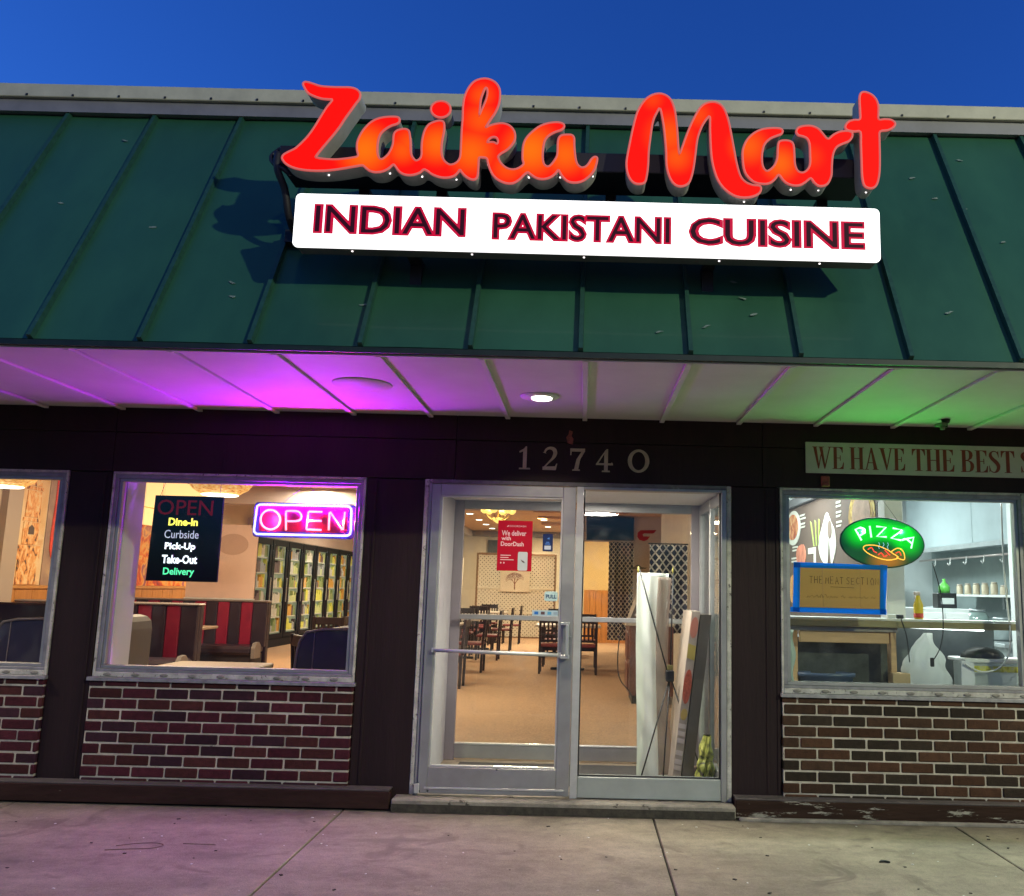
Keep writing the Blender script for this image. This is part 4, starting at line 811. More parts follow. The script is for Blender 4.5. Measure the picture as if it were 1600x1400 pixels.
pl = thing('pull_sticker', 'pale blue PULL sticker near the handle stile of the entrance door', 'sticker', (-.215, -.03, 1.37))
sheet(rrect(-.262, -.172, 1.338, 1.402, .015), -.0300, -.0286, frost('pale_teal_film', (.45, .65, .68), .6), 'sticker_sheet', pl)
text_mb('PULL', -.252, -.182, 1.355, 1.382, -.0302, .0008, .04).build('lettering', P('sticker_navy', (.01, .05, .12), .5), pl)
st = thing('payment_card_sticker', 'pale strip sticker with four small payment card symbols beside the door handle', 'sticker', (-.25, -.03, 1.26))
sheet(rect(-.340, -.168, 1.240, 1.277), -.0300, -.0286, P('pale_blue_film', (.42, .55, .60), .5), 'sticker_sheet', st)
for x, c in ((-.325, (.02, .15, .5)), (-.282, (.12, .06, .06)), (-.238, (.1, .35, .55)), (-.198, (.3, .4, .45))): sheet(rect(x, x+.026, 1.249, 1.268), -.0310, -.0301, P('card_%d' % int(-x*1000), c, .5), 'card_symbol', st)
lg = thing('red_logo_sticker', 'dark red winged C-shaped emblem stuck on the fixed glass beside the door', 'sticker', (.42, .02, 1.79))
shape_mb([[(.486, 1.832), (.470, 1.812), (.458, 1.807), (.403, 1.807), (.391, 1.799), (.398, 1.787), (.442, 1.787), (.425, 1.764), (.402, 1.754), (.370, 1.762), (.355, 1.785), (.358, 1.812), (.378, 1.828)]], .015, .0185, smooth=False).build('emblem', P('dark_red_vinyl', (.22, .008, .008), .6, spec=.2), lg)
# ------------------------------------------------------------------ dining room shell
FZ = .085
def struct(name, mb, mat, **k): return mb.build(name, mat, kind='structure')
carpet = P('tan_carpet', (.48, .30, .175), .95, var=.38, vs=60, bump=.6, bs=220)
cr_ = P('cream_wall', (.60, .52, .40), .8, var=.05); tan = P('tan_ceiling', (.62, .40, .20), .8, var=.05)
struct('carpet_floor', MB().box(-6.6, 1.128, .161, 20.7, FZ-.1, FZ-.002).box(1.129, 1.32, 1.2, 9.0, FZ-.1, FZ-.002), P('underlay', (.2, .1, .05), .9))
o = MB().box(-6.55, 1.275, 1.31, 9.0, FZ-.0015, FZ+.004).box(-6.55, 1.12, 9.001, 20.6, FZ-.0015, FZ+.004).build('carpet', carpet, kind='structure')
o = MB().box(-6.55, -1.11, .17, 1.309, FZ-.0015, FZ+.004).build('carpet', carpet, kind='structure')
struct('left_wall', MB().box(-6.7, -6.5, .15, 20.7, 0, 3.2), P('left_wall_paint', (.62, .50, .36), .8, var=.06))
struct('back_wall', MB().box(-6.5, 2.6, 20.5, 20.7, 0, 3.2), P('back_wall_paint', (.66, .58, .44), .8, var=.05))
struct('dining_ceiling', MB().box(-6.5, 1.30, .15, 20.5, 3.05, 3.2), tan)
struct('front_wall_above_openings', MB().box(-6.2, 5.6, .001, .15, 2.615, 4.3), P('framing_dark', (.2, .18, .16), .9))
struct('front_wall_inside', MB().box(-6.5, 5.6, .142, .160, 2.16, 3.2), cr_)
struct('party_wall', MB().box(1.28, 1.32, 1.24, 9.0, FZ, 3.2), P('party_wall_paint', (.60, .56, .50), .8, var=.05))
struct('party_wall_stub', MB().box(.966, 1.32, 1.18, 1.24, FZ, 3.2), MC['party_wall_paint'])
struct('left_end_wall', MB().box(-6.6, -5.9, .0, .15, 0, 3.2), MC['framing_dark'])
struct('upper_vestibule_wall', MB().box(-1.10, 1.10, 1.18, 1.24, 2.125, 3.05), cr_)
struct('upper_vestibule_side', MB().box(-1.10, -1.06, .161, 1.179, 2.151, 3.05), cr_)
struct('upper_vestibule_side', MB().box(.93, .965, .161, 1.179, 2.151, 3.05), cr_)
# interior faces of the pillars, white returns beside the windows
rt = P('white_return', (.72, .67, .68), .6)
for xa, xb in ((-3.53, -3.235), (-1.51, -1.101)): struct('inner_pillar', MB().box(xa, xb, .141, .20, FZ, 2.16), rt)
struct('inner_pillar', MB().box(-3.214, -3.155, .052, .30, .83, 2.16), rt)
struct('inner_pillar', MB().box(.97, 1.32, .141, .165, FZ, 2.16), white)
for xa, xb in ((-5.6, -3.53), (-3.23, -1.5), (1.33, 4.4)): struct('apron_lining', MB().box(xa, xb, .141, .158, FZ, .79), cr_)
# wainscot with boards on the left wall
wd_ = P('honey_wainscot', (.52, .22, .055), .5, var=.2, vs=10, bump=.15, bs=40, stretch=(4, 4, .3))
w = bpy.data.objects.new('wainscot', None); C.objects.link(w); w['kind'] = 'structure'
y = .3
while y < 11.4: MB().box(-6.499, -6.475, y, y+.325, .90, 1.27, b=.004).build('wainscot_board', wd_, w); y += .33
MB().box(-6.499, -6.455, .3, 11.5, 1.272, 1.31, b=.004).build('chair_rail', P('honey_rail', (.58, .27, .08), .45, var=.15, vs=8), w)
# painted panels on the left wall
def paint(name, stops, scale, detail=4, dist=0.6, stretch=(1, 1, 1)):
    m = bpy.data.materials.new(name); m.use_nodes = True; t = m.node_tree; L = t.links.new; b = t.nodes['Principled BSDF']; b.inputs['Roughness'].default_value = .6
    geo = nd(t, 'ShaderNodeNewGeometry'); mp = nd(t, 'ShaderNodeMapping'); mp.inputs['Scale'].default_value = stretch; L(geo.outputs['Position'], mp.inputs[0])
    n = nd(t, 'ShaderNodeTexNoise'); n.inputs['Scale'].default_value = scale; n.inputs['Detail'].default_value = detail; n.inputs['Distortion'].default_value = dist; L(mp.outputs[0], n.inputs[0])
    cr = nd(t, 'ShaderNodeValToRGB'); e = cr.color_ramp.elements
    e[0].position = stops[0][0]; e[0].color = col4(stops[0][1]); e[1].position = stops[-1][0]; e[1].color = col4(stops[-1][1])
    for p, c in stops[1:-1]: q = e.new(p); q.color = col4(c)
    L(n.outputs[0], cr.inputs[0]); L(cr.outputs[0], b.inputs['Base Color']); return m
mu = thing('wall_mural', 'tall orange tower painting on the wall behind the leftmost window', 'mural', (-6.48, 4.8, 1.9))
MB().box(-6.499, -6.49, 4.14, 4.71, 1.315, 2.95).build('painted_ground', paint('mural_sand', [(.3, (.75, .45, .2)), (.5, (.85, .62, .36)), (.7, (.62, .28, .1))], 2), mu)
tw = paint('tower_paint', [(.37, (.10, .06, .05)), (.42, (.70, .26, .07)), (.52, (.86, .44, .16)), (.62, (.85, .62, .34))], 16, 6, .8, (1, 1, .6))
for i, (z, w1, w2) in enumerate(((1.32, .19, .18), (1.60, .21, .22), (1.78, .15, .145), (2.05, .17, .16), (2.10, .14, .13), (2.42, .16, .15), (2.47, .12, .10), (2.62, .09, .06))):
    z2 = (1.60, 1.77, 2.04, 2.09, 2.41, 2.46, 2.61, 2.80)[i]
    MB().prismx([(4.43-w1, z), (4.43+w1, z), (4.43+w2, z2), (4.43-w2, z2)], -6.489, -6.480).build('tower_storey', tw, mu)
MB().prismx([(4.38, 1.9), (4.48, 1.9), (4.48, 1.98), (4.43, 2.01), (4.38, 1.98)], -6.479, -6.474).build('tower_window', P('tower_dark', (.12, .08, .07), .7), mu)
mu = thing('wall_mural', 'red draped figure painting at the right edge of the leftmost window', 'mural', (-6.48, 5.2, 1.9))
MB().box(-6.499, -6.49, 4.74, 5.5, 1.315, 2.95).build('painted_ground', paint('mural_dusk', [(.3, (.25, .15, .13)), (.6, (.45, .3, .22)), (.75, (.7, .5, .25))], 3), mu)
MB().prismx(smooth_path([(4.84, 1.75), (4.86, 2.3), (4.88, 2.7), (5.06, 2.66), (5.10, 2.2), (5.16, 1.85), (5.0, 1.6)], 3, True), -6.489, -6.480).build('red_drape', P('scarlet', (.72, .06, .03), .6, var=.3, vs=14), mu)
MB().prismx(smooth_path([(4.95, 1.33), (4.98, 1.5), (5.10, 1.6), (5.22, 1.45), (5.22, 1.33)], 3, True), -6.489, -6.480).build('yellow_shape', P('saffron', (.8, .45, .04), .6, var=.3, vs=14), mu)
mu = thing('wall_mural', 'warm orange and purple painting beside the black LED panel', 'mural', (-6.48, 7.3, 1.9))
MB().box(-6.499, -6.49, 6.5, 9.4, 1.315, 3.0).build('painted_ground', paint('mural_warm', [(.33, (.10, .05, .08)), (.42, (.55, .05, .03)), (.49, (.80, .20, .02)), (.56, (.88, .48, .12)), (.64, (.35, .10, .16))], 3.4, 6, 1.4), mu)
struct('pilaster', MB().box(-6.499, -6.42, 3.86, 4.12, FZ, 3.04), P('pilaster_taupe', (.42, .33, .27), .7))
struct('pilaster', MB().box(-6.499, -6.40, 5.68, 6.4, FZ, 3.04), MC['pilaster_taupe'])
# lit yellow frosted panels high on the wall
lp = thing('lantern_panel', 'glowing yellow square wall lantern at the top left of the second window', 'lamp', (-6.4, 8.0, 2.4))
for ya, yb, za, zb in ((7.0, 7.5, 2.2, 2.45), (7.0, 7.5, 2.47, 2.95), (7.6, 9.3, 2.47, 2.95)): MB().box(-6.485, -6.44, ya, yb, za, zb, b=.004).build('lit_pane', E('lantern_yellow', (1, .72, .30), 1.0), lp)
# ------------------------------------------------------------------ booths
vin_d = P('charcoal_vinyl', (.036, .024, .036), .35, var=.15, vs=8, bump=.1, bs=50); vin_r = P('maroon_vinyl', (.27, .016, .045), .35, var=.15, vs=8, bump=.1, bs=50); vin_b = P('indigo_vinyl', (.035, .03, .06), .38, var=.15, vs=6)
piping = P('grey_piping', (.22, .19, .18), .4)
def booth(name, label, xa, xb, y, face=1, top=1.155):
    """bench with striped back; face=-1: seat towards the street"""
    t = thing(name, label, 'booth', ((xa+xb)/2, y, FZ), 'striped restaurant booths along the left wall')
    wv = .163; x = xb-.20; k = 1
    MB().box(xb-.198, xb, y-.07, y, .52, top-.03, b=.012).build('back_channel', vin_d, t)
    while x > xa+.02:
        MB().box(max(xa, x-wv+.002), x-.002, y-.07, y, .52, top-.03, b=.012).build('back_channel', vin_r if k % 2 else vin_d, t); x -= wv; k += 1
    MB().box(xa, xb, y+.001, y+.10, FZ, top-.02, b=.01).build('back_board', vin_d, t)
    MB().box(xa-.005, xb+.012, y-.08, y+.11, top-.028, top, b=.012).build('top_cap', piping, t)
    MB().box(xa, xb, y-.56, y-.071, .44, .555, b=.035).build('seat', vin_d, t)
    MB().box(xa+.02, xb-.02, y-.50, y-.072, FZ, .438).build('base', P('booth_base', (.02, .015, .02), .6), t)
    e = MB(); e.prismx([(y-.55, .40), (y-.56, .53), (y-.50, .60), (y-.40, .61), (y-.33, .56), (y-.33, .40)], xb+.001, xb+.05)
    e.build('arm_roll', piping, t)
    return t
booth('booth', 'maroon and charcoal striped booth nearest the window, below the black LED panel', -6.45, -4.36, 4.3)
booth('booth', 'maroon and charcoal striped booth under the peach board, second from the window', -6.45, -4.42, 6.7)
booth('booth', 'striped booth seen at the left window under the tower painting', -6.45, -4.36, 2.0)
def table(name, label, x0, x1, y0, y1, z=.83, mat=None, group=None, inset=.25):
    t = thing(name, label, 'table', ((x0+x1)/2, (y0+y1)/2, FZ), group)
    MB().box(x0, x1, y0, y1, z-.035, z, b=.008).build('tabletop', mat or P('table_laminate', (.45, .33, .24), .35, var=.1), t)
    cx, cy = (x0+x1)/2, (y0+y1)/2
    m = MB(); m.tube([(cx, cy, FZ+.04), (cx, cy, z-.036)], .04, 10); m.build('pedestal', black, t)
    m = MB(); m.box(cx-.28, cx+.28, cy-.03, cy+.03, FZ+.006, FZ+.045, b=.01); m.box(cx-.03, cx+.03, cy-.28, cy+.28, FZ+.0062, FZ+.0448, b=.01); m.build('foot', black, t)
    return t
table('booth_table', 'narrow table in front of the striped booth nearest the window', -6.3, -4.75, 3.0, 3.6)
table('booth_table', 'narrow table in front of the striped booth under the peach board', -6.3, -4.80, 5.35, 5.95)
table('window_table', 'tan table right behind the sill of the second window', -3.03, -2.33, .22, .86, .815, P('tan_tabletop', (.66, .48, .33), .4, var=.08))
table('window_table', 'tan table with pale cloth behind the leftmost window', -5.9, -4.75, .35, 1.1, .90, MC['tan_tabletop'])
tag(MB().box(-5.7, -4.75, .5, 1.0, .903, .93, b=.01).build('folded_cloth', P('pale_cloth', (.55, .5, .52), .8, var=.3, vs=12)), 'pale folded cloth on the table behind the leftmost window', 'cloth')
def endpanel(name, label, x0, x1, y0, y1, top):
    t = thing(name, label, 'booth', ((x0+x1)/2, (y0+y1)/2, FZ))
    r_ = .12
    pr = [(x0, FZ), (x1, FZ), (x1, top), (x0+r_*1.6, top-.01)]+[(x0+.02+r_*(1-math.sin(math.radians(a))), top-.01-r_*1.4*(1-math.cos(math.radians(a)))) for a in (30, 60, 85)]+[(x0+.003, top-.35)]
    MB().prism(pr, y0, y1).build('back_shell', vin_b, t)
    q = [(x0+.0, FZ+.3), (x0+.003, top-.35)]+[(x0+.02+r_*(1-math.sin(math.radians(a))), top-.01-r_*1.4*(1-math.cos(math.radians(a)))) for a in (85, 60, 30)]+[(x0+r_*1.6, top-.01), (x1, top)]
    MB().tube([(x, y0-.003, z) for x, z in q], .010, 7).build('piping', piping, t)
    MB().tube([(x0+.13, y0-.003, FZ+.3), (x0+.14, y0-.003, top-.02)], .004, 6).build('seam', piping, t)
    return t
endpanel('booth_bench', 'dark blue booth bench end at the right edge of the second window', -2.10, -1.56, .60, 1.45, 1.095)
t = thing('booth_bench', 'dark booth bench end at the lower left edge of the second window', 'booth', (-3.7, 1.2, FZ))
MB().prism([(-3.95, FZ), (-3.555, FZ), (-3.555, 1.02), (-3.565, 1.08), (-3.60, 1.115), (-3.66, 1.13), (-3.95, 1.13)], .95, 1.45).build('back_shell', P('taupe_vinyl', (.10, .085, .08), .4), t)
MB().tube([(-3.555, .947, FZ+.3), (-3.555, .947, 1.02), (-3.57, .947, 1.085), (-3.61, .947, 1.12), (-3.95, .947, 1.132)], .008, 7).build('piping', piping, t)
endpanel('booth_bench', 'dark booth bench end at the bottom of the leftmost window', -4.42, -3.95, .75, 1.4, 1.11)
cu_ = MB(); cu_.prism(smooth_path([(-4.86, .93), (-4.62, .94), (-4.57, 1.1), (-4.60, 1.28), (-4.70, 1.36), (-4.86, 1.36)], 3, True), .74, .80)
tag(cu_.build('chair_cushion', P('pale_green_cushion', (.6, .6, .42), .8)), 'pale rounded cushion at the left edge of the leftmost window', 'cushion')
tag(MB().box(-6.3, -4.40, 1.45, 1.55, 1.03, 1.20, b=.02).build('partition_rail', vin_d), 'dark low partition top behind the leftmost window table', 'partition')
bd_ = thing('peach_board', 'plain peach-coloured board panel behind the second striped booth', 'board', (-5.1, 6.7, 1.6))
MB().box(-5.62, -4.66, 6.72, 6.76, 1.175, 2.21, b=.003).build('panel', P('peach_panel', (.80, .56, .46), .6, var=.05), bd_)
MB().box(-5.63, -4.65, 6.71, 6.77, 1.156, 1.174, b=.003).build('ledge', white, bd_)
MB().prism(ell(-5.0, 1.93, .22, .15, 28, 0), 6.713, 6.7195).build('oval_mark', P('peach_shade', (.58, .38, .30), .6), bd_)
ck = thing('wall_clock', 'small round yellow ornament between the LED panel and the OPEN sign', 'ornament', (-4.9, 5.6, 2.1))
m = MB(); m.lathe([(.10, 0), (.11, .012), (.09, .02), (.02, .025)], (0, 0, 0), 20); m.v = [(x-4.83, 5.55-z, y+2.15) for x, y, z in m.v]; m.build('disc', P('yellow_ornament', (.75, .42, .06), .5, var=.3, vs=30), ck)
# ------------------------------------------------------------------ pendants
wov = paint('woven_lit', [(.3, (.5, .2, .03)), (.5, (.85, .45, .1)), (.7, (1, .7, .3))], 30, 3, 0, (1, 1, 2.5))
for n_ in wov.node_tree.nodes:
    if n_.type == 'VALTORGB': wov.node_tree.links.new(n_.outputs[0], wov.node_tree.nodes['Principled BSDF'].inputs['Emission Color'])
wov.node_tree.nodes['Principled BSDF'].inputs['Emission Strength'].default_value = .8
def pendant(label, x, y, z, r=.30):
    t = thing('woven_pendant', label, 'lamp', (x, y, z))
    m = MB(); m.lathe([(r*.55, 0), (r*.80, .05), (r*.97, .12), (r, .19), (r*.9, .27), (r*.6, .33)], (x, y, z), 28); m.build('woven_shade', wov, t)
    m = MB(); m.lathe([(r*.50, -.012), (r*.54, -.004)], (x, y, z), 24); m.build('diffuser', E('pendant_white', (1, .93, .8), 4), t)
    MB().tube([(x, y, z+.33), (x, y, 3.05)], .006, 6).build('cord', black, t)
    lamp('pendant_light', 'POINT', (0, 0, -.06), 11, (1, .80, .55), .12, parent=t)
pendant('large lit woven pendant lamp at the top of the second window', -3.42, 2.25, 2.215, .31)
pendant('lit woven pendant lamp at the top left corner of the leftmost window', -5.60, 2.5, 2.27, .31)
# lilac grey bulkhead above the coolers side
struct('bulkhead', MB().prism([(-2.75, 3.04), (-1.2, 3.04), (-1.2, 2.42), (-2.0, 2.50)], 2.6, 3.4), P('bulkhead_cream', (.42, .34, .33), .7))
struct('bulkhead', MB().box(-6.45, -1.3, 9.5, 9.8, 2.75, 3.045), P('bulkhead_grey', (.42, .36, .36), .7))
# ------------------------------------------------------------------ drinks coolers
co = thing('cooler_bank', 'long bank of glass-door drinks coolers along the left wall seen through the second window', 'cooler', (-6.4, 15.5, FZ), None)
frm = P('cooler_frame_black', (.010, .009, .013), .6, spec=.1); 
MB().box(-6.499, -6.36, 11.2, 20.3, 2.28, 2.62, b=.01).build('header_panel', P('cooler_header', (.50, .42, .42), .5), co)
MB().box(-6.499, -6.36, 11.2, 20.3, FZ, .26).build('kick_panel', frm, co)
lit = E('cooler_back_light', (.88, 1.0, .62), .20, (.35, .38, .28))
MB().box(-6.499, -6.49, 11.2, 20.3, .261, 2.279).build('lit_back', lit, co)
rr = random.Random(11)
prods = [P('pack_%d' % i, c, .5) for i, c in enumerate(((.66, .70, .14), (.62, .64, .62), (.66, .38, .08), (.26, .36, .16), (.14, .10, .12), (.36, .40, .46), (.56, .66, .34)))]
bins_ = {i: MB() for i in range(len(prods))}
for d in range(9):
    ya = 11.25+d*1.0; yb = ya+.96
    dd = part('cooler_door', co)
    MB().box(-6.36, -6.33, ya, ya+.15, .27, 2.27, b=.004).build('door_stile', frm, dd)
    MB().box(-6.36, -6.33, yb-.12, yb, .27, 2.27, b=.004).build('door_stile', frm, dd)
    MB().box(-6.359, -6.331, ya+.151, yb-.121, 2.15, 2.269, b=.004).build('door_rail', frm, dd)
    MB().box(-6.359, -6.331, ya+.151, yb-.121, .271, .36, b=.004).build('door_rail', frm, dd)
    MB().box(-6.32, -6.30, yb-.06, yb-.03, 1.0, 1.5, b=.004).build('handle', steel, dd)
    for s in range(6):
        zs = .40+s*.30
        MB().box(-6.488, -6.37, ya+.11, yb-.09, zs-.02, zs, b=.002).build('shelf', P('shelf_pale', (.6, .62, .58), .5), dd)
        yy = ya+.12; k = rr.randrange(7)
        while yy < yb-.13:
            if rr.random() < .3: k = rr.randrange(7)
            w1 = rr.choice((.035, .04, .06, .075, .09)); h1 = rr.uniform(.12, .27)
            bins_[k].box(-6.45, -6.38, yy, yy+w1-.01, zs+.001, zs+h1); yy += w1
for k, m in bins_.items(): m.build('products', prods[k], co, kind='stuff')
lamp('cooler_light', 'AREA', Vector((-6.30, 15.5, 2.1))-co.location, 45, (.72, .92, 1), .15, rot=(0, math.radians(-60), 0), parent=co, size_y=8)
# ------------------------------------------------------------------ dining chairs and tables
dw = P('dark_chair_wood', (.022, .012, .010), .35, var=.2, vs=10); seatm = P('maroon_seat', (.20, .03, .03), .45, var=.15, vs=10)
def chair_proto():
    t = thing('dining_chair', 'x', 'chair', (0, 0, 0))
    MB().box(-.21, .21, -.20, .22, .42, .465, b=.02).build('seat', seatm, t)
    for x in (-.19, .19):
        MB().box(x-.018, x+.018, -.20, -.165, 0, .42, b=.003).build('leg', dw, t)
        m = MB(); m.prismx([(.18, 0), (.215, 0), (.225, .45), (.26, .90), (.225, .90), (.19, .45)], x-.018, x+.018); m.build('leg', dw, t)
    bk = MB(); bk.box(-.172, .172, .225, .255, .80, .895, b=.006); bk.box(-.171, .171, .200, .222, .50, .535, b=.004); b = bk.build('back_frame', dw, t)
    for k in range(5):
        x = -.13+k*.065; m = MB(); m.prismx([(.203, .535), (.219, .535), (.245, .80), (.229, .80)], x-.014, x+.014); s_ = m.build('back_slat', dw, b)
    MB().box(-.17, .17, -.193, -.175, .34, .41, b=.003).build('apron', dw, t)
    return t
proto = chair_proto(); used = [False]
def chair(x, y, rz, label, group=None):
    if not used[0]: proto.location = (x, y, FZ); proto.rotation_euler = (0, 0, rz); proto['label'] = label; used[0] = True; o = proto
    else: o = dup(proto, (x, y, FZ), rz, label)
    if group: o['group'] = group
    elif 'group' in o: del o['group']
    return o
LG = 'dining chairs in the left-hand row of tables seen through the door'; LL = 'dark slat-back dining chair with maroon seat in the left row by the lattice screen'
marble = P('pale_tabletop', (.58, .52, .46), .3, var=.1, vs=8)
for k, yy in enumerate((6.3, 8.6, 11.0, 13.5, 15.9)):
    lab = ('pale-topped dining table nearest the door in the left row', 'second pale dining table from the door in the left row', 'third pale dining table from the door in the left row', 'fourth pale dining table from the door in the left row', 'farthest pale dining table of the left row, by the lattice')[k]
    table('dining_table', lab, -2.75+.03*k, -1.98+.03*k, yy-.40, yy+.40, .83, marble, 'dining tables in the left row')
    wh = ('nearest the door', 'second from the door', 'third from the door', 'fourth from the door', 'farthest from the door')[k]
    chair(-1.80+.02*k, yy-.1, -math.pi/2, 'dark maroon-seat chair on the aisle side of the left-row table '+wh, LG)
    chair(-2.36, yy+.72, 0, 'dark maroon-seat chair at the far end of the left-row table '+wh, LG)
    chair(-2.36, yy-.75, math.pi, 'dark maroon-seat chair at the street end of the left-row table '+wh, LG)
    chair(-2.95, yy, math.pi/2, 'dark maroon-seat chair on the wall side of the left-row table '+wh, LG)
RG = 'dining chairs round the table behind the handle stile'
table('dining_table', 'pale dining table behind the two dark chairs beside the door handle', -.78, .30, 8.75, 9.5, .83, marble)
chair(-.48, 8.55, math.pi, 'dark slat-back chair with its back to the door, left of the door mullion', RG)
chair(.03, 8.55, math.pi, 'dark slat-back chair with its back to the door, right of the door mullion', RG)
chair(-.48, 9.85, 0, 'dark chair facing the door across the pale table, left one', RG); chair(.03, 9.85, 0, 'dark chair facing the door across the pale table, right one', RG)
table('dining_table', 'small pale dining table deep in the room right of the lattice', -.95, -.2, 12.3, 13.1, .83, marble)
chair(-.60, 12.0, math.pi, 'dark dining chair before the small deep table right of the lattice'); chair(-.55, 13.5, 0, 'dark dining chair behind the small deep table right of the lattice')
chair(-2.18, 1.75, math.radians(125), 'dark slat-back chair beside the blue booth bench in the second window')
chair(-3.3, 6.0, math.pi, 'dark slat-back chair in front of the coolers at the right edge of the second window')
# ------------------------------------------------------------------ lattice screen and picture
lt = thing('lattice_screen', 'white diagonal lattice screen in a wooden frame at the far end of the dining room', 'screen', (-1.83, 18.3, FZ))
wl = P('lattice_cream', (.80, .74, .62), .6)
X0, X1, Z0, Z1 = -2.86, -.80, .12, 2.27
m = MB(); sp = .105
for sgn in (1, -1):
    c = (X0-(Z1-Z0)) if sgn == 1 else X0
    k = -30
    while k < 60:
        cc = k*sp
        # line x - X0 = cc + sgn*(z - Z0)
        pts = []
        za, zb = Z0, Z1
        xa, xb = X0+cc+sgn*(za-Z0), X0+cc+sgn*(zb-Z0)
        lo, hi = (X0, X1)
        def zat(x): return Z0+sgn*(x-X0-cc)
        if xa < lo: za = zat(lo); xa = lo
        elif xa > hi: za = zat(hi); xa = hi
        if xb < lo: zb = zat(lo); xb = lo
        elif xb > hi: zb = zat(hi); xb = hi
        if za < Z0-.001 or zb > Z1+.001 or zb-za < .03: k += 1; continue
        h_ = .036; y_ = 18.30 if sgn == 1 else 18.312
        m.add([(xa-h_, y_, za), (xa+h_, y_, za), (xb+h_, y_, zb), (xb-h_, y_, zb), (xa-h_, y_+.01, za), (xa+h_, y_+.01, za), (xb+h_, y_+.01, zb), (xb-h_, y_+.01, zb)], [(0, 1, 2, 3), (7, 6, 5, 4), (0, 3, 7, 4), (1, 5, 6, 2)])
        k += 1
m.build('lattice_strips', wl, lt, kind='stuff')
fr_ = P('walnut_frame', (.26, .15, .08), .5)
for bx in ((X0-.05, X0, FZ, 2.32), (X1, X1+.05, FZ, 2.32)): MB().box(bx[0], bx[1], 18.28, 18.34, bx[2], bx[3], b=.004).build('frame_post', fr_, lt)
MB().box(X0, X1, 18.28, 18.34, 2.272, 2.33, b=.004).build('frame_rail', fr_, lt)
MB().box(X0, X1, 18.27, 18.30, 1.37, 1.43, b=.004).build('frame_rail', wl, lt); MB().box(X0, X1, 18.275, 18.298, .72, .76, b=.004).build('frame_rail', wl, lt)
MB().box(X0, X1, 18.28, 18.34, .09, .118).build('frame_rail', fr_, lt)
MB().box(X0, X1, 18.36, 18.365, .12, 2.27).build('backing', P('screen_backing', (.06, .05, .05), .9), lt)
pc = thing('tree_picture', 'square cream picture of a red-brown branching tree on the lattice screen', 'picture', (-1.85, 18.2, 1.65))
MB().box(-2.24, -1.47, 18.20, 18.23, 1.30, 1.98, b=.005).build('canvas', P('cream_canvas', (.80, .70, .56), .7, var=.05), pc)
m = MB(); r = random.Random(8)
def br(p, a, l, w, d):
    q = (p[0]+math.cos(a)*l, p[1]+math.sin(a)*l); m.tube([(p[0], 18.198-d*.0005, p[1]), (q[0], 18.198-d*.0005, q[1])], w, 4)
    if d < 5:
        for da in (-.5, .05, .55): br(q, a+da+r.uniform(-.15, .15), l*.72, w*.6, d+1)
br((-1.855, 1.36), math.pi/2, .15, .014, 0); m.build('painted_tree', P('tree_rust', (.34, .13, .10), .7), pc, kind='stuff')
for x in (-3.55, -3.15):
    t = MB(); n = 12; t.prism([(x-.14, FZ), (x+.12, FZ), (x+.17, 2.1), (x-.06, 2.12)], 16.2, 16.26)
    tag(t.build('white_drape', P('white_drape', (.78, .72, .62), .7)), ('tall white drape panel left of the lattice screen, the left of two' if x < -3.3 else 'tall white drape panel left of the lattice screen, the right of two'), 'drape', 'white drape panels left of the lattice')
tag(MB().box(-2.85, -2.05, 20.42, 20.49, 2.35, 2.78, b=.01).build('wall_vent', P('vent_grey', (.09, .085, .08), .6, .2, var=.4, vs=30, stretch=(6, 1, .2))), 'dark grey ribbed hatch high on the back wall, left of the red poster', 'vent')
struct('crown_moulding', MB().box(-6.5, .0, 20.35, 20.499, 2.88, 3.04), P('crown_paint', (.30, .26, .22), .7))
struct('crown_moulding', MB().box(-3.6, -3.3, 1.4, 20.3, 2.86, 3.04), P('beam_grey', (.42, .38, .35), .7))
for k in range(7): struct('ceiling_rib', MB().box(-1.1, .9, 5+k*1.9, 5.12+k*1.9, 2.98, 3.045, b=.01), P('rib_tan', (.52, .30, .12), .7))
# ceiling downlights
proto2 = thing('ceiling_downlight', 'x', 'lamp', (0, 0, 0)); 
m = MB(); m.lathe([(.075, 0), (.085, .012)], (0, 0, -.014), 16); m.build('lens', E('downlight_lens', (1, .92, .75), 7), proto2)
m = MB(); m.lathe([(.10, 0), (.105, .007)], (0, 0, -.008), 20); m.build('trim_ring', white, proto2)
first = True
DLL = {0: 'round lit downlight of the left row on the tan dining room ceiling', 1: 'round lit downlight of the right row on the tan dining room ceiling'}
for row, X, ys in ((0, -2.62, (3.2, 5.5, 7.8, 10.1, 12.4, 14.2, 16.0, 17.6, 19.2)), (1, -1.0, (5.0, 7.8, 10.6, 13.2, 15.6, 18.0))):
    for yy in ys:
        if first: o = proto2; o.location = (X, yy, 3.05); first = False
        else: o = dup(proto2, (X, yy, 3.05))
        ordn = ('nearest the door', 'second from the door', 'third from the door', 'fourth from the door', 'fifth from the door', 'sixth from the door', 'seventh from the door', 'eighth from the door', 'farthest from the door')
        o['label'] = 'round lit ceiling downlight in the '+('left', 'right')[row]+' row, '+ordn[ys.index(yy)]; o['group'] = ('left' if row == 0 else 'right')+' row of ceiling downlights'
ct = bpy.data.objects.new('room_lighting', None)
for X, yy in ((-4.4, 4.0), (-4.6, 9.0), (-4.6, 15.0), (-1.8, 4.5), (-1.6, 9.5), (-1.4, 14.5), (-1.2, 18.5)):
    lamp('downlight_beam', 'AREA', (X, yy, 3.0), DIN*(.95 if yy == 4.0 else 1.7 if yy > 14 and X > -2 else 1), (1, .80, .52), 1.0)
ch = thing('chandelier', 'brass chandelier with glowing yellow bowls hanging under the tan ceiling', 'chandelier', (-1.5, 9.3, 2.7))
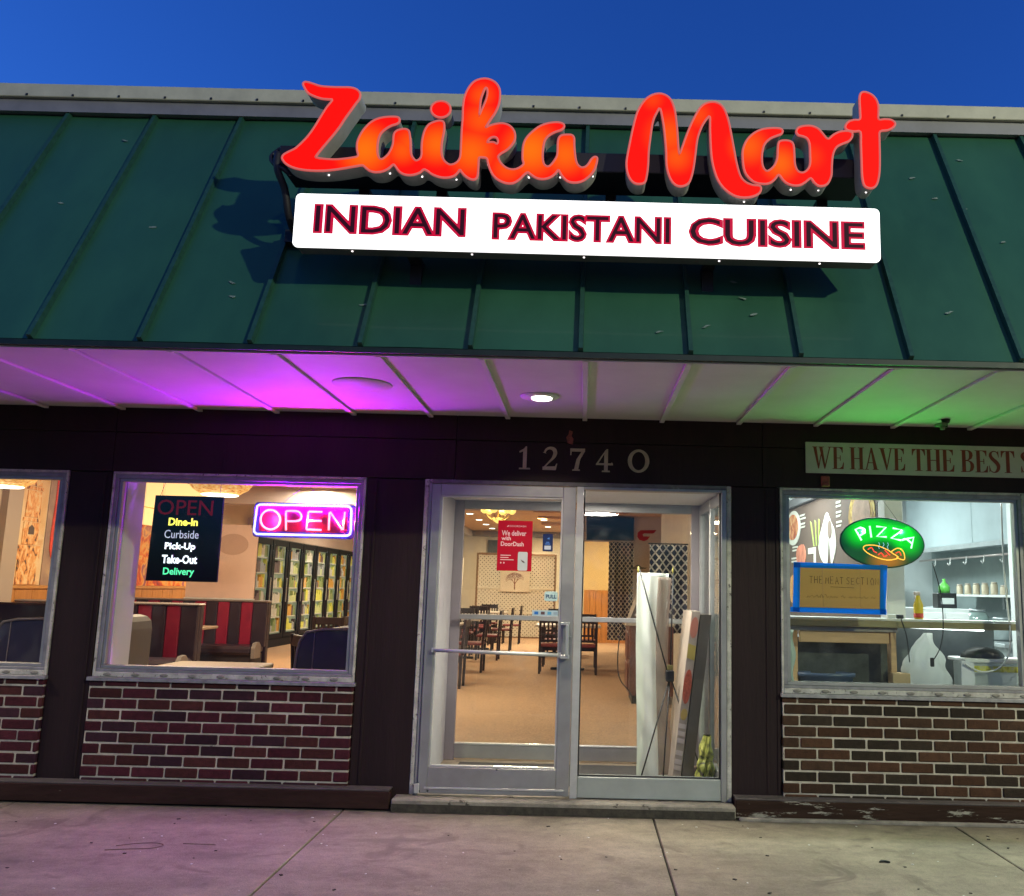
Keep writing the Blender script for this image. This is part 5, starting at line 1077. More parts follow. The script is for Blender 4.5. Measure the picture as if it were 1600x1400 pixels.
gb = E('amber_glass', (1, .72, .18), 1.5)
MB().tube([(-1.5, 9.3, 2.55), (-1.5, 9.3, 3.05)], .012, 8).build('stem', P('brass', (.5, .32, .08), .3, .9), ch)
for k in range(6):
    a = k*math.pi/3+.3; x, y = -1.5+.24*math.cos(a), 9.3+.24*math.sin(a)
    m = MB(); m.tube([(-1.5, 9.3, 2.60), (-1.5+.12*math.cos(a), 9.3+.12*math.sin(a), 2.56), (x, y, 2.66)], .008, 6); m.build('arm', MC['brass'], ch)
    m = MB(); m.lathe([(.025, 0), (.06, .03), (.075, .08)], (x, y, 2.66), 12); m.build('bowl', gb, ch)
m = MB(); m.lathe([(.02, 0), (.08, .04), (.10, .09)], (-1.5, 9.3, 2.50), 14); m.build('bowl', gb, ch)
# ------------------------------------------------------------------ partition on the right, with screen and curtains
struct('tv_partition', MB().box(-.02, 1.089, 13.9, 14.05, 2.47, 3.05), P('tv_wall', (.55, .48, .42), .8))
struct('tv_partition', MB().box(1.09, 2.6, 13.9, 14.05, FZ, 3.05), MC['tv_wall']); struct('tv_partition', MB().box(1.14, 2.6, 9.0, 9.1, 2.9, 3.2), MC['tv_wall'])
struct('right_back_room', MB().box(2.6, 2.7, 9.0, 20.6, 0, 3.2), cr_); struct('right_back_ceiling', MB().box(1.301, 2.6, 9.0, 20.5, 3.05, 3.2), tan); struct('right_back_floor', MB().box(1.12, 2.6, 9.0, 20.5, FZ-.1, FZ), carpet)
struct('yellow_back_wall', MB().box(.0, 2.6, 17.0, 17.1, FZ, 3.05), P('yellow_wall', (.72, .52, .24), .8))
wv = bpy.data.objects.new('back_wainscot', None); C.objects.link(wv); wv['kind'] = 'structure'
for k in range(17): MB().box(.01+k*.15, .155+k*.15, 16.96, 16.999, FZ, 1.40, b=.004).build('wainscot_board', wd_, wv)
tag(lamp('x', 'AREA', (1.2, 15.6, 3.0), 35, (1, .8, .5), .6), 'x', 'x') if False else lamp('back_room_light', 'AREA', (1.2, 15.6, 3.0), 60, (1, .8, .5), .6)
tv = thing('wall_screen', 'black flat television hung above the curtain opening', 'television', (.62, 13.8, 2.78))
MB().box(.03, 1.08, 13.80, 13.86, 2.50, 3.02, b=.008).build('screen_body', P('tv_black', (.012, .014, .03), .5, spec=.2), tv)
MB().box(.4, .7, 13.861, 13.90, 2.6, 2.9).build('wall_mount', black, tv)
def curt_mat():
    m = bpy.data.materials.new('navy_trellis_fabric'); m.use_nodes = True; t = m.node_tree; L = t.links.new; b = t.nodes['Principled BSDF']; b.inputs['Roughness'].default_value = .85
    geo = nd(t, 'ShaderNodeNewGeometry'); sx = nd(t, 'ShaderNodeSeparateXYZ'); L(geo.outputs['Position'], sx.inputs[0])
    def M(op, a, b2=None):
        n = nd(t, 'ShaderNodeMath', operation=op)
        for i, q in enumerate((a, b2)):
            if q is None: continue
            if isinstance(q, (int, float)): n.inputs[i].default_value = q
            else: L(q, n.inputs[i])
        return n.outputs[0]
    u = M('MULTIPLY', sx.outputs[0], 11); v = M('MULTIPLY', sx.outputs[2], 8.5)
    a = M('ABSOLUTE', M('SUBTRACT', M('FRACT', M('ADD', u, v)), .5)); c = M('ABSOLUTE', M('SUBTRACT', M('FRACT', M('SUBTRACT', u, v)), .5))
    k = M('LESS_THAN', M('MINIMUM', a, c), .12)
    mx = nd(t, 'ShaderNodeMix', data_type='RGBA'); L(k, mx.inputs[0]); mx.inputs[6].default_value = (.022, .030, .075, 1); mx.inputs[7].default_value = (.70, .70, .66, 1); L(mx.outputs[2], b.inputs['Base Color']); return m
cm_ = curt_mat()
def curtain(label, x0, x1, z0, z1, y):
    m = MB(); w_ = x1-x0
    m.grid(lambda u, v: (x0+w_*u, y+.035*math.sin(u*w_*38)+.01*math.sin(v*5+u*9), z0+(z1-z0)*v), 48, 6)
    o = m.build('curtain', cm_); md = o.modifiers.new('thickness', 'SOLIDIFY'); md.thickness = .006
    tag(o, label, 'curtain', 'navy patterned curtains'); return o
curtain('navy and white trellis-patterned curtain beside the door mullion, reaching lowest', .54, 1.08, .34, 2.46, 13.75)
curtain('navy and white trellis-patterned curtain above the rolled white banner', .93+.0, 1.06, .34, 2.4, 14.8) if False else None
curtain('navy and white trellis-patterned curtain hanging above the rolled white banner', .80, 1.25, .92, 1.98, 4.9)
tag(MB().box(.78, 1.27, 4.93, 4.95, 1.985, 2.0).build('curtain_rail', black), 'thin dark curtain rail above the white banner', 'rail')
ar_ = MB(); ar_.prism(smooth_path([(.66, 1.755), (.74, 1.765), (.80, 1.80), (.86, 1.765), (.94, 1.755), (.86, 1.735), (.74, 1.735)], 3, True), 7.4, 7.44)
tag(ar_.build('winged_ornament', P('ornament_dark', (.10, .08, .06), .6)), 'small dark winged ornament hanging between the two patterned curtains', 'ornament')
# ------------------------------------------------------------------ host desk
de = thing('host_desk', 'reddish brown wooden host desk with pale marble top behind the white banner', 'desk', (.85, 5.2, FZ))
dkw = P('desk_mahogany', (.16, .050, .030), .4, var=.3, vs=8, bump=.1, stretch=(1, 1, .3))
MB().box(.56, 1.09, 4.85, 5.7, FZ+.10, 1.00, b=.01).build('cabinet', dkw, de); MB().box(.60, 1.06, 4.9, 5.65, FZ, FZ+.10).build('plinth', black, de)
for z0, z1 in ((.25, .55), (.60, .92)): MB().box(.545, .559, 4.95, 5.6, z0, z1, b=.004).build('side_panel', dkw, de); MB().box(.63, 1.04, 4.837, 4.849, z0, z1, b=.004).build('front_panel', dkw, de)
MB().box(.50, 1.095, 4.78, 5.76, 1.001, 1.045, b=.01).build('top', P('marble_top', (.70, .62, .52), .25, var=.15, vs=9), de)
MB().tube(smooth_path([(.50, 5.0, 1.0), (.44, 4.95, .8), (.43, 4.9, .5), (.47, 4.85, .35), (.56, 4.80, .25), (.62, 4.78, .14)], 5), .008, 6).build('power_lead', black, de)
me_ = thing('menu_board_stand', 'sloping cream-framed menu board standing on the host desk', 'menu board', (.68, 5.0, 1.05))
m = MB(); m.prism([(.53, 1.046), (.86, 1.046), (.92, 1.40), (.67, 1.42)], 5.00, 5.03); m.build('board', P('menu_brown', (.14, .10, .08), .5), me_)
m = MB(); m.prism([(.52, 1.046), (.56, 1.046), (.70, 1.40), (.66, 1.42)], 4.985, 4.999); m.build('frame_side', P('menu_frame', (.75, .62, .48), .5), me_)
for (x, z, c) in ((.63, 1.11, (.75, .7, .65)), (.70, 1.11, (.75, .7, .65)), (.70, 1.17, (.7, .65, .6)), (.72, 1.26, (.7, .30, .08)), (.78, 1.34, (.7, .7, .65))): MB().box(x, x+.06, 4.99, 4.999, z, z+.03, b=.002).build('menu_picture', P('mp_%.2f' % c[1], c, .5), me_)
for i, (x, y, w_, c) in enumerate(((.60, 4.95, .12, (.7, .66, .6)), (.78, 4.9, .14, (.65, .6, .5)))): tag(MB().box(x, x+w_, y, y+.09, 1.046, 1.062+i*.03, b=.003).build('paper_stack', P('paper_%d' % i, c, .7)), ('flat', 'thick')[i]+' stack of paper lying on the marble desk top', 'paper')
tag(MB().box(.86, .98, 4.6, 4.7, FZ, 1.02, b=.01).build('dark_stand', black), 'tall dark stand beside the host desk behind the banner', 'stand')
# ------------------------------------------------------------------ X banner stand in the vestibule
xb = thing('banner_stand', 'furled white fabric banner on a black folding X stand behind the fixed glass', 'banner', (.55, .62, FZ))
fb = frost('white_banner_fabric', (.90, .94, .88), .95, .5)
def bf(u, v):   # u across, v up
    wdt = .235-.02*math.sin(v*3.1); x = .395+wdt*u+.018*math.sin(v*4+1)*(1-v); f = .018*math.sin(u*7+v*1.5)+.005*math.sin(u*17+v*4+1)+.006*math.sin(v*13+u*6)+.004*math.sin(v*31+u*9)
    return (x, .60+f, FZ+.012+v*1.455)
m = MB(); m.grid(bf, 40, 60); fbo = m.build('banner_cloth', fb, xb); fbo.modifiers.new('thickness', 'SOLIDIFY').thickness = .002
bp_ = paint('banner_print', [(.35, (.62, .70, .64)), (.5, (.72, .66, .60)), (.6, (.70, .42, .36)), (.7, (.5, .35, .28))], 3.2, 3, .6)
def bf2(u, v): x, y, z = bf(.68+u*.36, .40*(1-0)+v*.30 if False else v); return (x+.012, y-.006+.02*u, z)
m = MB(); m.grid(lambda u, v: (lambda q: (q[0]+.03*u, q[1]-.005, q[2]))(bf(.66+u*.30, .02+v*.96)), 10, 50)
tr_ = frost('brown_shaded_print', (.46, .36, .30), .5); o = m.build('printed_edge', tr_, xb); o.modifiers.new('thickness', 'SOLIDIFY').thickness = .002
for pts in ([(.405, .57, 1.585), (.62, .53, .84)], [(.66, .60, 1.57), (.64, .55, .84)], [(.635, .53, .80), (.415, .42, FZ)], [(.635, .53, .80), (.575, .36, FZ)], [(.645, .53, .80), (.875, .42, FZ+.03)]):
    MB().tube(pts, .0055, 7).build('pole', black, xb)
MB().box(.605, .665, .50, .56, .78, .86, b=.008).build('hub', black, xb); MB().box(.612, .655, .49, .499, .862, .90, b=.004).build('hub_clip', P('yellow_clip', (.16, .14, .04), .5), xb)
for x in (.400, .655): m = MB(); m.lathe([(.003, -.02), (.008, .0), (.003, .03)], (x, .57, 1.57), 8); m.build('hook', P('yellow_hook', (.28, .26, .05), .5), xb)
# ------------------------------------------------------------------ leaning sign board
ls = thing('leaning_menu_sign', 'tall brown-edged menu sign leaning against the vestibule side glass', 'sign', (.8, .6, FZ))
def sheared(y0, y1, xb0, xt0, w_b, w_t, zb, zt, dx=.0):
    vs = []
    for (z, x, w_) in ((zb, xb0, w_b), (zt, xt0, w_t)): vs += [(x, y0, z), (x+w_, y0, z), (x+w_+dx, y1, z), (x+dx, y1, z)]
    return vs, [(3, 2, 1, 0), (4, 5, 6, 7), (0, 1, 5, 4), (1, 2, 6, 5), (2, 3, 7, 6), (3, 0, 4, 7)]
MB().add(*sheared(.40, .78, .705, .842, .075, .075, FZ+.002, 1.262, -.01)).build('board', P('sign_dark_edge', (.10, .085, .065), .6, var=.15), ls)
MB().add(*sheared(.405, .775, .640, .778, .058, .060, FZ+.004, 1.285, -.02)).build('front_sheet', P('sign_front_cream', (.48, .40, .32), .55, var=.2, vs=6), ls)
def onface(u, z, x_off=-.004):   # u across the board (0 street side), z height
    k = (z-FZ)/(1.285-FZ); return (.640+(.778-.640)*k-.02*u+x_off+.0, .405+.37*u, z)
def blob(name, mat, cu, cz, ru, rz):
    m = MB(); n = 20; c = onface(cu, cz); vs = [onface(cu+ru*math.cos(2*math.pi*i/n), cz+rz*math.sin(2*math.pi*i/n)) for i in range(n)]
    # wraps the street-side edge as printed vinyl
    m.add([c]+vs, [(0, i+1, (i+1) % n+1) for i in range(n)]); o = m.build(name, mat, ls); o.modifiers.new('thickness', 'SOLIDIFY').thickness = .002
m = MB()
def fe(pts, name, mat):   # printed shapes on the narrow street-facing edge of the sheet
    sh = [(.640+(.778-.640)*((z-FZ)/(1.285-FZ))+.058*u, z) for u, z in pts]; MB().prism(sh, .400, .4045).build(name, mat, ls)
cir = lambda cu, cz, ru, rz, n=16: [(cu+ru*math.cos(2*math.pi*i/n), cz+rz*math.sin(2*math.pi*i/n)) for i in range(n)]
fe(cir(.5, 1.17, .48, .075), 'round_photo', P('salmon_print', (.62, .24, .16), .5)); fe([(.02, .96), (.98, .94), (.98, 1.04), (.02, 1.06)], 'yellow_photo', P('yellow_print', (.55, .42, .10), .5))
fe(cir(.5, .76, .5, .12), 'food_photo', P('red_food_print', (.50, .10, .05), .5, var=.5, vs=40)); fe(cir(.5, .57, .4, .04), 'small_photo', P('mustard_print', (.55, .38, .10), .5))
for z in (.48, .43, .38, .30, .24, .20): fe([(.05, z), (.9, z-.01), (.9, z+.02), (.05, z+.03)], 'text_strip', P('pale_print', (.68, .58, .52), .5))
# crumpled yellow green bag
r = random.Random(3); m = MB()
def bagf(u, v):
    a = u*2*math.pi; z = v*.36; rr_ = .10*(1-.55*v**2)*(1+.22*math.sin(3*a+v*6)+.12*math.sin(7*a-v*9)+.1*math.sin(v*22+a))
    return (.845+rr_*math.cos(a)*.55+.03*v, .30+rr_*math.sin(a)*.9, FZ+.004+z)
m.grid(bagf, 40, 22, smooth=False)
tag(m.build('crumpled_bag', paint('yellow_green_film', [(.35, (.03, .03, .02)), (.45, (.30, .33, .05)), (.6, (.55, .55, .12)), (.75, (.12, .13, .05))], 14, 3, 1)), 'crumpled yellow-green plastic bag on the floor at the right corner of the fixed glass', 'bag')
# ------------------------------------------------------------------ meat counter room behind the right window
mw_ = P('cool_white_wall', (.66, .70, .70), .7, var=.05)
struct('counter_room_floor', MB().box(1.141, 5.4, .161, 1.199, FZ-.1, FZ).box(1.325, 5.4, 1.2, 8.9, FZ-.1, FZ), P('grey_tile', (.18, .18, .17), .6, var=.2))
struct('counter_room_ceiling', MB().box(.966, 5.4, .16, 1.179, 3.05, 3.2), mw_); struct('counter_room_ceiling', MB().box(1.301, 5.4, 1.18, 9.0, 3.05, 3.2), mw_)
struct('counter_room_back_wall', MB().box(1.321, 5.4, 7.4, 7.5, FZ, 3.05), mw_); struct('counter_room_right_wall', MB().box(5.2, 5.4, .15, 7.5, FZ, 3.05), P('steel_lined_wall', (.30, .36, .36), .5, .1, var=.15, vs=3))
struct('counter_room_front_wall', MB().box(4.4, 5.5, .0, .15, 0, 3.1), mw_)
mp_ = thing('menu_wall', 'brown menu wall with pictures of dishes behind the cardboard notice', 'menu wall', (2.35, 2.4, 1.4))
MB().box(2.30, 2.42, .95, 4.15, FZ, 2.36, b=.004).build('wall_panel', P('menu_wall_brown', (.115, .075, .058), .7, var=.1, vs=4), mp_)
MB().box(2.27, 2.45, .95, 4.2, 2.362, 2.46, b=.01).build('top_beam', P('beam_dark_grey', (.13, .125, .13), .6), mp_)
def onwall(pts, name, mat, th=.004): return MB().prismx(pts, 2.2985-th, 2.2985).build(name, mat, mp_)
cy = lambda cy_, cz, ry, rz, n=26: [(cy_+ry*math.cos(2*math.pi*i/n), cz+rz*math.sin(2*math.pi*i/n)) for i in range(n)]
plate = P('plate_white', (.72, .70, .62), .5); foodm = paint('dish_food', [(.35, (.30, .05, .02)), (.5, (.60, .22, .08)), (.65, (.75, .5, .25))], 12)
onwall(cy(3.80, 2.14, .33, .19), 'plate_picture', plate); onwall(cy(3.82, 2.15, .25, .14), 'dish_picture', foodm, .007)
onwall(smooth_path([(2.42, 2.20), (2.28, 2.10), (2.15, 2.0), (2.12, 1.86), (2.24, 1.72), (2.30, 1.72), (2.36, 1.95), (2.42, 1.72), (2.64, 1.76), (2.74, 1.92), (2.58, 2.08)], 3, True), 'cutlery_picture', plate)
onwall(cy(2.32, 2.03, .07, .085), 'cutlery_hole', P('menu_hole', (.20, .14, .11), .7), .007)
for y_, a in ((2.90, .2), (2.80, .05), (2.72, -.1)): onwall([(y_, 1.90), (y_+.03, 1.90), (y_+.05+a*.5, 2.16), (y_+a*.5, 2.14)], 'herb_picture', P('herb_green', (.35, .42, .10), .6))
gold = paint('gold_rim', [(.4, (.35, .2, .04)), (.55, (.70, .50, .12)), (.7, (.8, .7, .3))], 14)
onwall(cy(1.35, 2.08, .36, .25), 'gold_plate_picture', gold); onwall(cy(1.35, 2.09, .25, .18), 'dish_picture', P('dish_pinkbrown', (.42, .27, .20), .6, var=.3, vs=12), .007)
onwall(smooth_path([(3.65, 1.90), (3.35, 1.94), (3.25, 1.80), (3.40, 1.70), (3.62, 1.74)], 3, True), 'meat_picture', P('salmon_meat', (.60, .20, .12), .6, var=.4, vs=15))
onwall([(3.15, 1.89), (2.85, 1.89), (2.85, 1.72), (2.93, 1.72), (2.93, 1.83), (3.15, 1.83)], 'white_shape_picture', plate)
onwall(smooth_path([(3.95, 1.34), (3.55, 1.36), (3.45, 1.50), (3.65, 1.62), (3.95, 1.6)], 3, True), 'dish_picture', P('orange_dish', (.65, .30, .10), .6, var=.4, vs=15))
r = random.Random(9)
for (ya, yb, zt, n) in ((2.10, 1.92, 2.25, 6), (3.50, 3.24, 2.24, 4), (3.85, 3.60, 1.92, 2), (3.9, 3.6, 1.8, 2)):
    for k in range(n):
        z = zt-k*.035-(k//2)*.02; onwall([(ya, z), (yb+r.uniform(0, .08), z), (yb+.02, z+.018), (ya, z+.018)], 'menu_line', plate, .003)
wc = thing('white_post', 'white squared post at the near end of the brown menu wall', 'post', (2.38, .85, FZ)); MB().box(2.30, 2.44, .78, .94, FZ, 3.05, b=.004).build('post_casing', white, wc)
wc = thing('white_post', 'white squared post at the right edge of the right window', 'post', (4.36, 2.9, FZ)); MB().box(4.28, 4.50, 2.8, 3.0, FZ, 3.05, b=.004).build('post_casing', white, wc)
struct('white_pier', MB().box(4.10, 4.34, 7.1, 7.35, FZ, 3.05), white)
hdh = thing('extractor_hood', 'large white sheet-metal hood at the upper right of the right window', 'hood', (4.95, 5.4, 2.4))
MB().box(4.66, 5.19, 3.3, 4.7, 2.06, 3.04, b=.01).build('hood_panel', P('hood_white', (.42, .49, .51), .5, .1, var=.08), hdh); MB().box(4.66, 5.19, 4.705, 6.9, 2.06, 3.04, b=.01).build('hood_panel', MC['hood_white'], hdh)
MB().box(4.64, 4.66, 3.3, 6.9, 2.02, 2.08, b=.003).build('hood_lip', steel, hdh)
rl = thing('hook_rail', 'steel rail with utensil hooks under the white hood', 'rail', (4.9, 5.2, 2.0))
MB().tube([(4.80, 3.4, 1.93), (4.80, 6.8, 1.93)], .014, 8).build('rail', P('pink_steel', (.6, .5, .48), .4, .4), rl)
for k in range(6):
    y_ = 3.7+k*.5; m = MB(); m.tube([(4.80, y_, 1.945), (4.79, y_, 1.93), (4.785, y_, 1.86), (4.76, y_-.02, 1.84), (4.74, y_-.02, 1.87)], .008, 6); m.build('hook', white, rl)
sh = thing('jar_shelf', 'white wall shelf under the steel rail in the kitchen', 'shelf', (5.1, 5.0, 1.46)); MB().box(4.85, 5.19, 4.2, 5.9, 1.44, 1.47, b=.004).build('board', white, sh); MB().box(5.1, 5.19, 4.9, 4.95, 1.30, 1.439).build('shelf_bracket', steel, sh)
r = random.Random(2); jar = None
for k in range(13):
    y_ = 4.28+k*.125; h_ = r.uniform(.08, .13); t = thing('spice_jar', 'small '+('cream', 'tan')[k % 2]+' spice jar on the white wall shelf, '+('first', 'second', 'third', 'fourth', 'fifth', 'sixth', 'seventh', 'eighth', 'ninth', 'tenth', 'eleventh', 'twelfth', 'thirteenth')[k]+' from the street', 'jar', (4.93+.06*(k % 2), y_, 1.471), 'spice jars on the white wall shelf')
    o_ = off(t); m = MB(); m.lathe([(.038, 0), (.04, .01), (.04, h_), (.03, h_+.01)], o_, 10); m.build('jar_body', (P('jar_cream', (.62, .52, .38), .5), P('jar_tan', (.45, .33, .22), .5))[k % 2], t); m = MB(); m.lathe([(.032, h_+.011), (.034, h_+.03)], o_, 10); m.build('lid', P('jar_lid', (.6, .5, .42), .5), t)
# worktop, pans
wt = thing('steel_worktop', 'long steel worktop along the right kitchen wall', 'worktop', (4.8, 4.5, .9)); MB().box(4.3, 5.19, 3.2, 7.2, .93, .97, b=.004).build('top', steel, wt); MB().box(4.35, 5.19, 3.25, 7.15, FZ, .929).build('cabinet', P('cabinet_steel', (.36, .38, .38), .4, .4, var=.1), wt)
pt = thing('covered_pan', 'grey pan with a domed steel lid beyond the lumber ledge', 'pan', (4.5, 5.5, .97)); m = MB(); m.lathe([(.26, 0), (.28, .02), (.28, .22), (.29, .23)], (4.55, 5.6, .975), 24); m.build('pan_body', P('pan_dark', (.06, .07, .075), .5), pt); m = MB(); m.lathe([(.29, .231), (.24, .28), (.12, .33), (.03, .34), (.03, .37)], (4.55, 5.6, .975), 24); m.build('lid', P('lid_pale', (.62, .66, .68), .3, .3), pt); MB().tube([(4.55, 5.3, 1.2), (4.6, 5.0, 1.27)], .015, 8).build('handle', black, pt)
for k, (x, y_, h_, c, lb_) in enumerate(((4.5, 4.3, .30, (.35, .45, .42), 'large greenish glass jar on the worktop under the spice jars'), (4.6, 3.9, .22, (.4, .45, .45), 'smaller glass jar on the worktop near the white post'))):
    t = thing('glass_jar', lb_, 'jar', (x, y_, .97)); m = MB(); m.lathe([(.11, 0), (.13, .02), (.13, h_-.06), (.09, h_)], (x, y_, .972), 18); m.build('jar_body', P('jarglass_%d' % k, c, .15, .1, var=.2), t); m = MB(); m.lathe([(.095, h_+.001), (.095, h_+.03)], (x, y_, .972), 18); m.build('lid', steel, t)
# lumber counter right behind the glass
lu = thing('lumber_counter', 'raw lumber ledge on a timber frame crossing the right window', 'counter', (2.2, .35, .8))
olive = P('olive_edge', (.30, .25, .13), .7, var=.2, vs=10, stretch=(.3, 1, 3)); pine = P('raw_pine', (.60, .38, .19), .65, var=.15, vs=9, bump=.1, stretch=(.3, 1, 4), spot=((.2, .1, .05), 7, .74))
MB().box(1.34, 4.25, .24, .44, 1.256, 1.270, b=.002).build('ledge_top', P('ledge_white', (.72, .72, .66), .5), lu); MB().box(1.34, 4.25, .235, .265, 1.208, 1.254, b=.003).build('ledge_fascia', olive, lu)
MB().box(1.34, 2.20, .27, .31, 1.175, 1.206, b=.003).build('under_board', P('grey_board', (.32, .28, .24), .7, var=.2, vs=12), lu)
MB().box(1.52, 2.145, .29, .33, 1.095, 1.173, b=.003).build('cross_beam', pine, lu)
MB().box(2.15, 2.19, .28, .36, .83, 1.174, b=.003).build('post', pine, lu); MB().box(1.48, 1.52, .36, .40, FZ, 1.174, b=.003).build('post', pine, lu); MB().box(3.9, 3.95, .28, .36, FZ, 1.206, b=.003).build('post', pine, lu)
tag(MB().box(1.50, 2.19, .45, .95, FZ, 1.12).build('dark_fill_box', P('opening_dark_fill', (.05, .055, .05), .7, var=.7, vs=7, bump=.4, bs=12)), 'dark box added to fill the dark opening under the lumber ledge', 'cabinet')  # box added in dark colour to stand for the unlit opening
m = MB(); m.grid(lambda u, v: (1.345+.115*u-.012*math.sin(v*9)*u, .20+.012*math.sin(u*12+v*4), .82+.36*v), 16, 12)
o = m.build('plastic_sheet', P('greenish_film', (.45, .55, .48), .3)); o.modifiers.new('thickness', 'SOLIDIFY').thickness = .002; tag(o, 'hanging sheet of pale green plastic at the left edge of the right window', 'plastic sheet')
m = MB(); m.lathe([(.15, 0), (.19, .30), (.205, .305), (.205, .33), (.185, .33), (.14, .02)], (1.72, .37, .555), 28, 1.0, .5)
tag(m.build('blue_tub', P('slate_blue_plastic', (.06, .09, .15), .35)), 'slate blue tub with rounded rim under the timber beam', 'tub')
bx_ = MB(); bx_.box(2.14, 2.26, .22, .32, .80, .902, b=.003); tag(bx_.build('card_box', P('card_tan', (.45, .32, .17), .8, var=.15)), 'small cardboard box between the timber post and the white bag', 'box')
tag(MB().box(2.21, 3.0, .56, .60, FZ, 1.205).build('grey_panel', P('grey_panel', (.10, .115, .12), .6, var=.25, vs=4)), 'dark grey panel behind the tied white bag', 'panel')
tl = thing('strip_light', 'lit white strip lamp below the lumber ledge', 'fixture', (2.5, .5, 1.2)); MB().tube([(2.31, .41, 1.215), (2.86, .41, 1.205)], .013, 10).build('tube', E('tube_glow', (.92, 1, .97), 7), tl); MB().box(2.5, 2.54, .40, .42, 1.23, 1.255).build('clip', steel, tl)
# tied white bag
def bagw(u, v):
    a = u*2*math.pi; prof = [(0, .96), (.12, 1.06), (.32, 1.04), (.52, .90), (.68, .66), (.82, .42), (.93, .24), (1, .16)]
    for i in range(len(prof)-1):
        if prof[i][0] <= v <= prof[i+1][0]: k = (v-prof[i][0])/(prof[i+1][0]-prof[i][0]); R__ = prof[i][1]*(1-k)+prof[i+1][1]*k; break
    f = 1+.05*math.sin(5*a+v*3)*v+.06*math.sin(9*a-v*5)*min(1, v*1.8)+.03*math.sin(3*a+v*11)
    return (2.425+.150*R__*f*math.cos(a)-.03*math.sin(v*3)+.012*math.sin(v*14+2*a), .315+.085*R__*f*math.sin(a), .79+.385*v)
m = MB(); m.grid(bagw, 72, 40); tag(m.build('white_bag', frost('white_plastic_bag', (.92, .94, .92), .985, .75)), 'white plastic bag tied at the top standing on the right window sill', 'bag')
# tote box
tt_ = thing('storage_tote', 'translucent white storage tote with a yellow band at the lower right of the window', 'tote', (2.75, .35, .8))
MB().box(2.66, 3.18, .22, .48, .79, .985, b=.01).build('tote_body', frost('tote_plastic', (.80, .84, .84), .97, .6), tt_); MB().box(2.63, 3.20, .205, .50, .986, 1.012, b=.006).build('rim', white, tt_)
MB().box(2.67, 3.17, .2165, .2195, .925, .965).build('yellow_band', paint('band_yellow', [(.35, (.35, .33, .05)), (.5, (.60, .56, .08)), (.65, (.5, .5, .35))], 18, 3, 0, (2, 1, 1)), tt_)
MB().prism([(2.60, .79), (2.695, .79), (2.690, .985), (2.605, 1.0)], .195, .204).build('paper_sheet', P('paper_white', (.75, .76, .78), .7), tt_)
m = MB(); m.grid(lambda u, v: (2.82+.15*math.cos(u*2*math.pi)*math.cos(v*1.45)*(1+.1*math.sin(u*19)), .34+.09*math.sin(u*2*math.pi)*math.cos(v*1.45), 1.013+.075*math.sin(v*1.5)), 30, 8)
tag(m.build('black_bag', P('black_film', (.02, .022, .022), .4)), 'crumpled black bag lying on the storage tote', 'bag')
# cables over the ledge
for pts, lb_, c, rr_ in (([(2.20, .2, 1.27), (2.235, .2, 1.15), (2.25, .2, .98)], 'thin black cord dangling beside the timber post', black, .004), ([(2.40, .12, 1.66), (2.45, .12, 1.45), (2.47, .15, 1.22), (2.45, .17, 1.08), (2.40, .18, .99)], 'black cord hanging from the pizza sign over the white bag', black, .0035),
    ([(2.98, .3, 2.10), (2.975, .3, 1.7), (2.98, .28, 1.35), (2.96, .22, 1.20), (2.93, .19, 1.05), (2.85, .18, .955), (2.73, .18, .93), (2.62, .18, .98)], 'white cable hanging at the right edge of the window and looping over the tote', white, .006)):
    tag(MB().tube(smooth_path(pts, 5), rr_, 6).build('hanging_cord', c), lb_, 'cord')
tag(MB().box(2.385, 2.41, .17, .19, .955, 1.015, b=.004).build('inline_switch', black), 'small black inline switch hanging in front of the white bag', 'switch')
tag(MB().box(2.13, 2.19, .27, .32, 1.2705, 1.30, b=.004).build('white_adapter', white), 'white adapter block on the lumber ledge beside the blue tape', 'adapter'); tag(MB().box(2.20, 2.245, .27, .31, 1.2705, 1.298, b=.004).build('black_adapter', black), 'black adapter block on the lumber ledge beside the white adapter', 'adapter')
sb = thing('spray_bottle', 'yellow and red cleaning spray bottle on the lumber ledge', 'bottle', (2.34, .33, 1.27))
m = MB(); m.lathe([(.03, 0), (.034, .02), (.034, .10), (.018, .14), (.014, .165)], (2.37, .33, 1.2705), 14, 1, .8); m.build('bottle_body', P('spray_yellow', (.72, .50, .02), .4), sb)
m = MB(); m.lathe([(.0345, .01), (.035, .04)], (2.37, .33, 1.2705), 14, 1, .81); m.build('red_label', P('spray_red', (.62, .06, .04), .4), sb); m = MB(); m.box(2.34, 2.385, .32, .34, 1.437, 1.462, b=.005); m.tube([(2.35, .33, 1.44), (2.345, .33, 1.41)], .004, 5); m.build('trigger', P('spray_white', (.75, .6, .6), .4), sb)
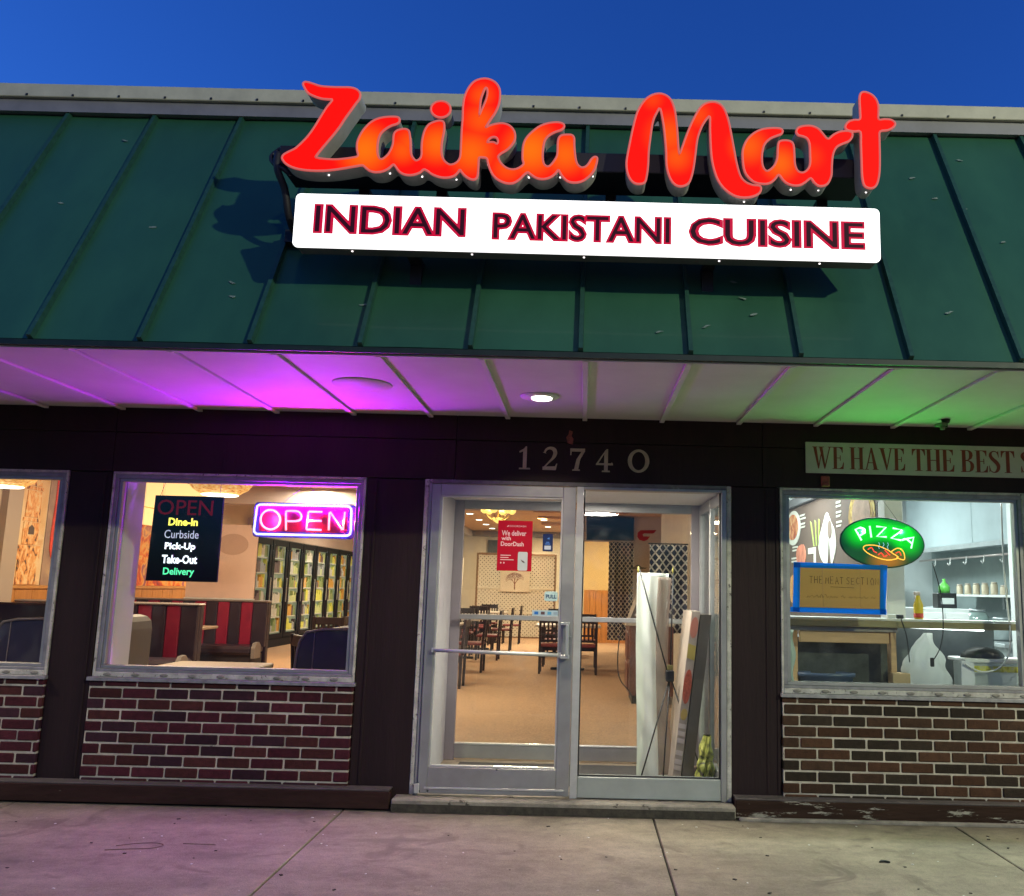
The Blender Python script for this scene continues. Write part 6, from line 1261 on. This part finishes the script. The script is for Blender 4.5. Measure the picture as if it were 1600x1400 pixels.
gb_ = thing('soap_bottle', 'green-topped bottle in a black box beyond the spray bottle', 'bottle', (3.35, 2.9, 1.3)); m = MB(); m.lathe([(.055, 0), (.055, .06), (.04, .08), (.015, .11), (.015, .14)], (3.62, 3.0, 1.47), 12); m.build('bottle_body', P('green_plastic', (.10, .42, .06), .4), gb_); MB().box(3.53, 3.72, 2.94, 3.08, 1.32, 1.468, b=.005).build('black_box', black, gb_); MB().box(3.56, 3.69, 2.935, 2.9395, 1.36, 1.42).build('box_label', P('label_grey', (.5, .52, .5), .6), gb_)
t = thing('side_cabinet', 'white cabinet under the green-topped bottle', 'cabinet', (3.6, 3.1, FZ)); MB().box(3.3, 3.78, 2.8, 3.4, FZ, 1.318, b=.006).build('cabinet_body', P('cabinet_white', (.62, .64, .62), .5), t); MB().box(3.31, 3.53, 2.785, 2.799, .2, 1.28, b=.003).build('door', white, t)
MB().box(3.545, 3.77, 2.785, 2.799, .2, 1.28, b=.003).build('door', white, t)
fr2 = thing('dark_wall_box', 'dark grey wall box on the white wall beside the pizza sign', 'wall box', (3.6, 5.2, 1.8)); MB().box(3.95, 4.35, 6.6, 6.9, 1.35, 1.95, b=.01).build('box_body', P('dark_slate', (.04, .055, .06), .4), fr2); MB().box(4.2, 4.3, 6.58, 6.599, 1.5, 1.6, b=.003).build('dial', steel, fr2)
for k, (x, y) in enumerate(((1.7, 2.6), (2.9, 1.3), (3.0, 5.6))): lamp('cool_tube_light', 'AREA', (x, y, 3.0), KIT, (.85, 1, .98), 1.2, rot=(0, 0, 0), size_y=.3)
for k, (x, y) in enumerate(((1.7, 2.6), (2.9, 1.3), (3.0, 5.6))):
    t = thing('ceiling_tube_light', ('lit ceiling tube over the brown menu wall', 'lit ceiling tube behind the pizza sign', 'lit ceiling tube beside the white hood')[k], 'lamp', (x, y, 3.03)); MB().box(x-.6, x+.6, y-.08, y+.08, 3.02, 3.049, b=.004).build('housing', white, t)
    MB().box(x-.57, x+.57, y-.06, y+.06, 3.008, 3.019, b=.003).build('diffuser', E('tube_lit', (.9, 1, 1), 2.5), t)
lamp('vestibule_fill', 'AREA', (.1, .34, 2.10), VES, (1, .92, .82), .4)  # added fill with no fitting, set forward to brighten the banner
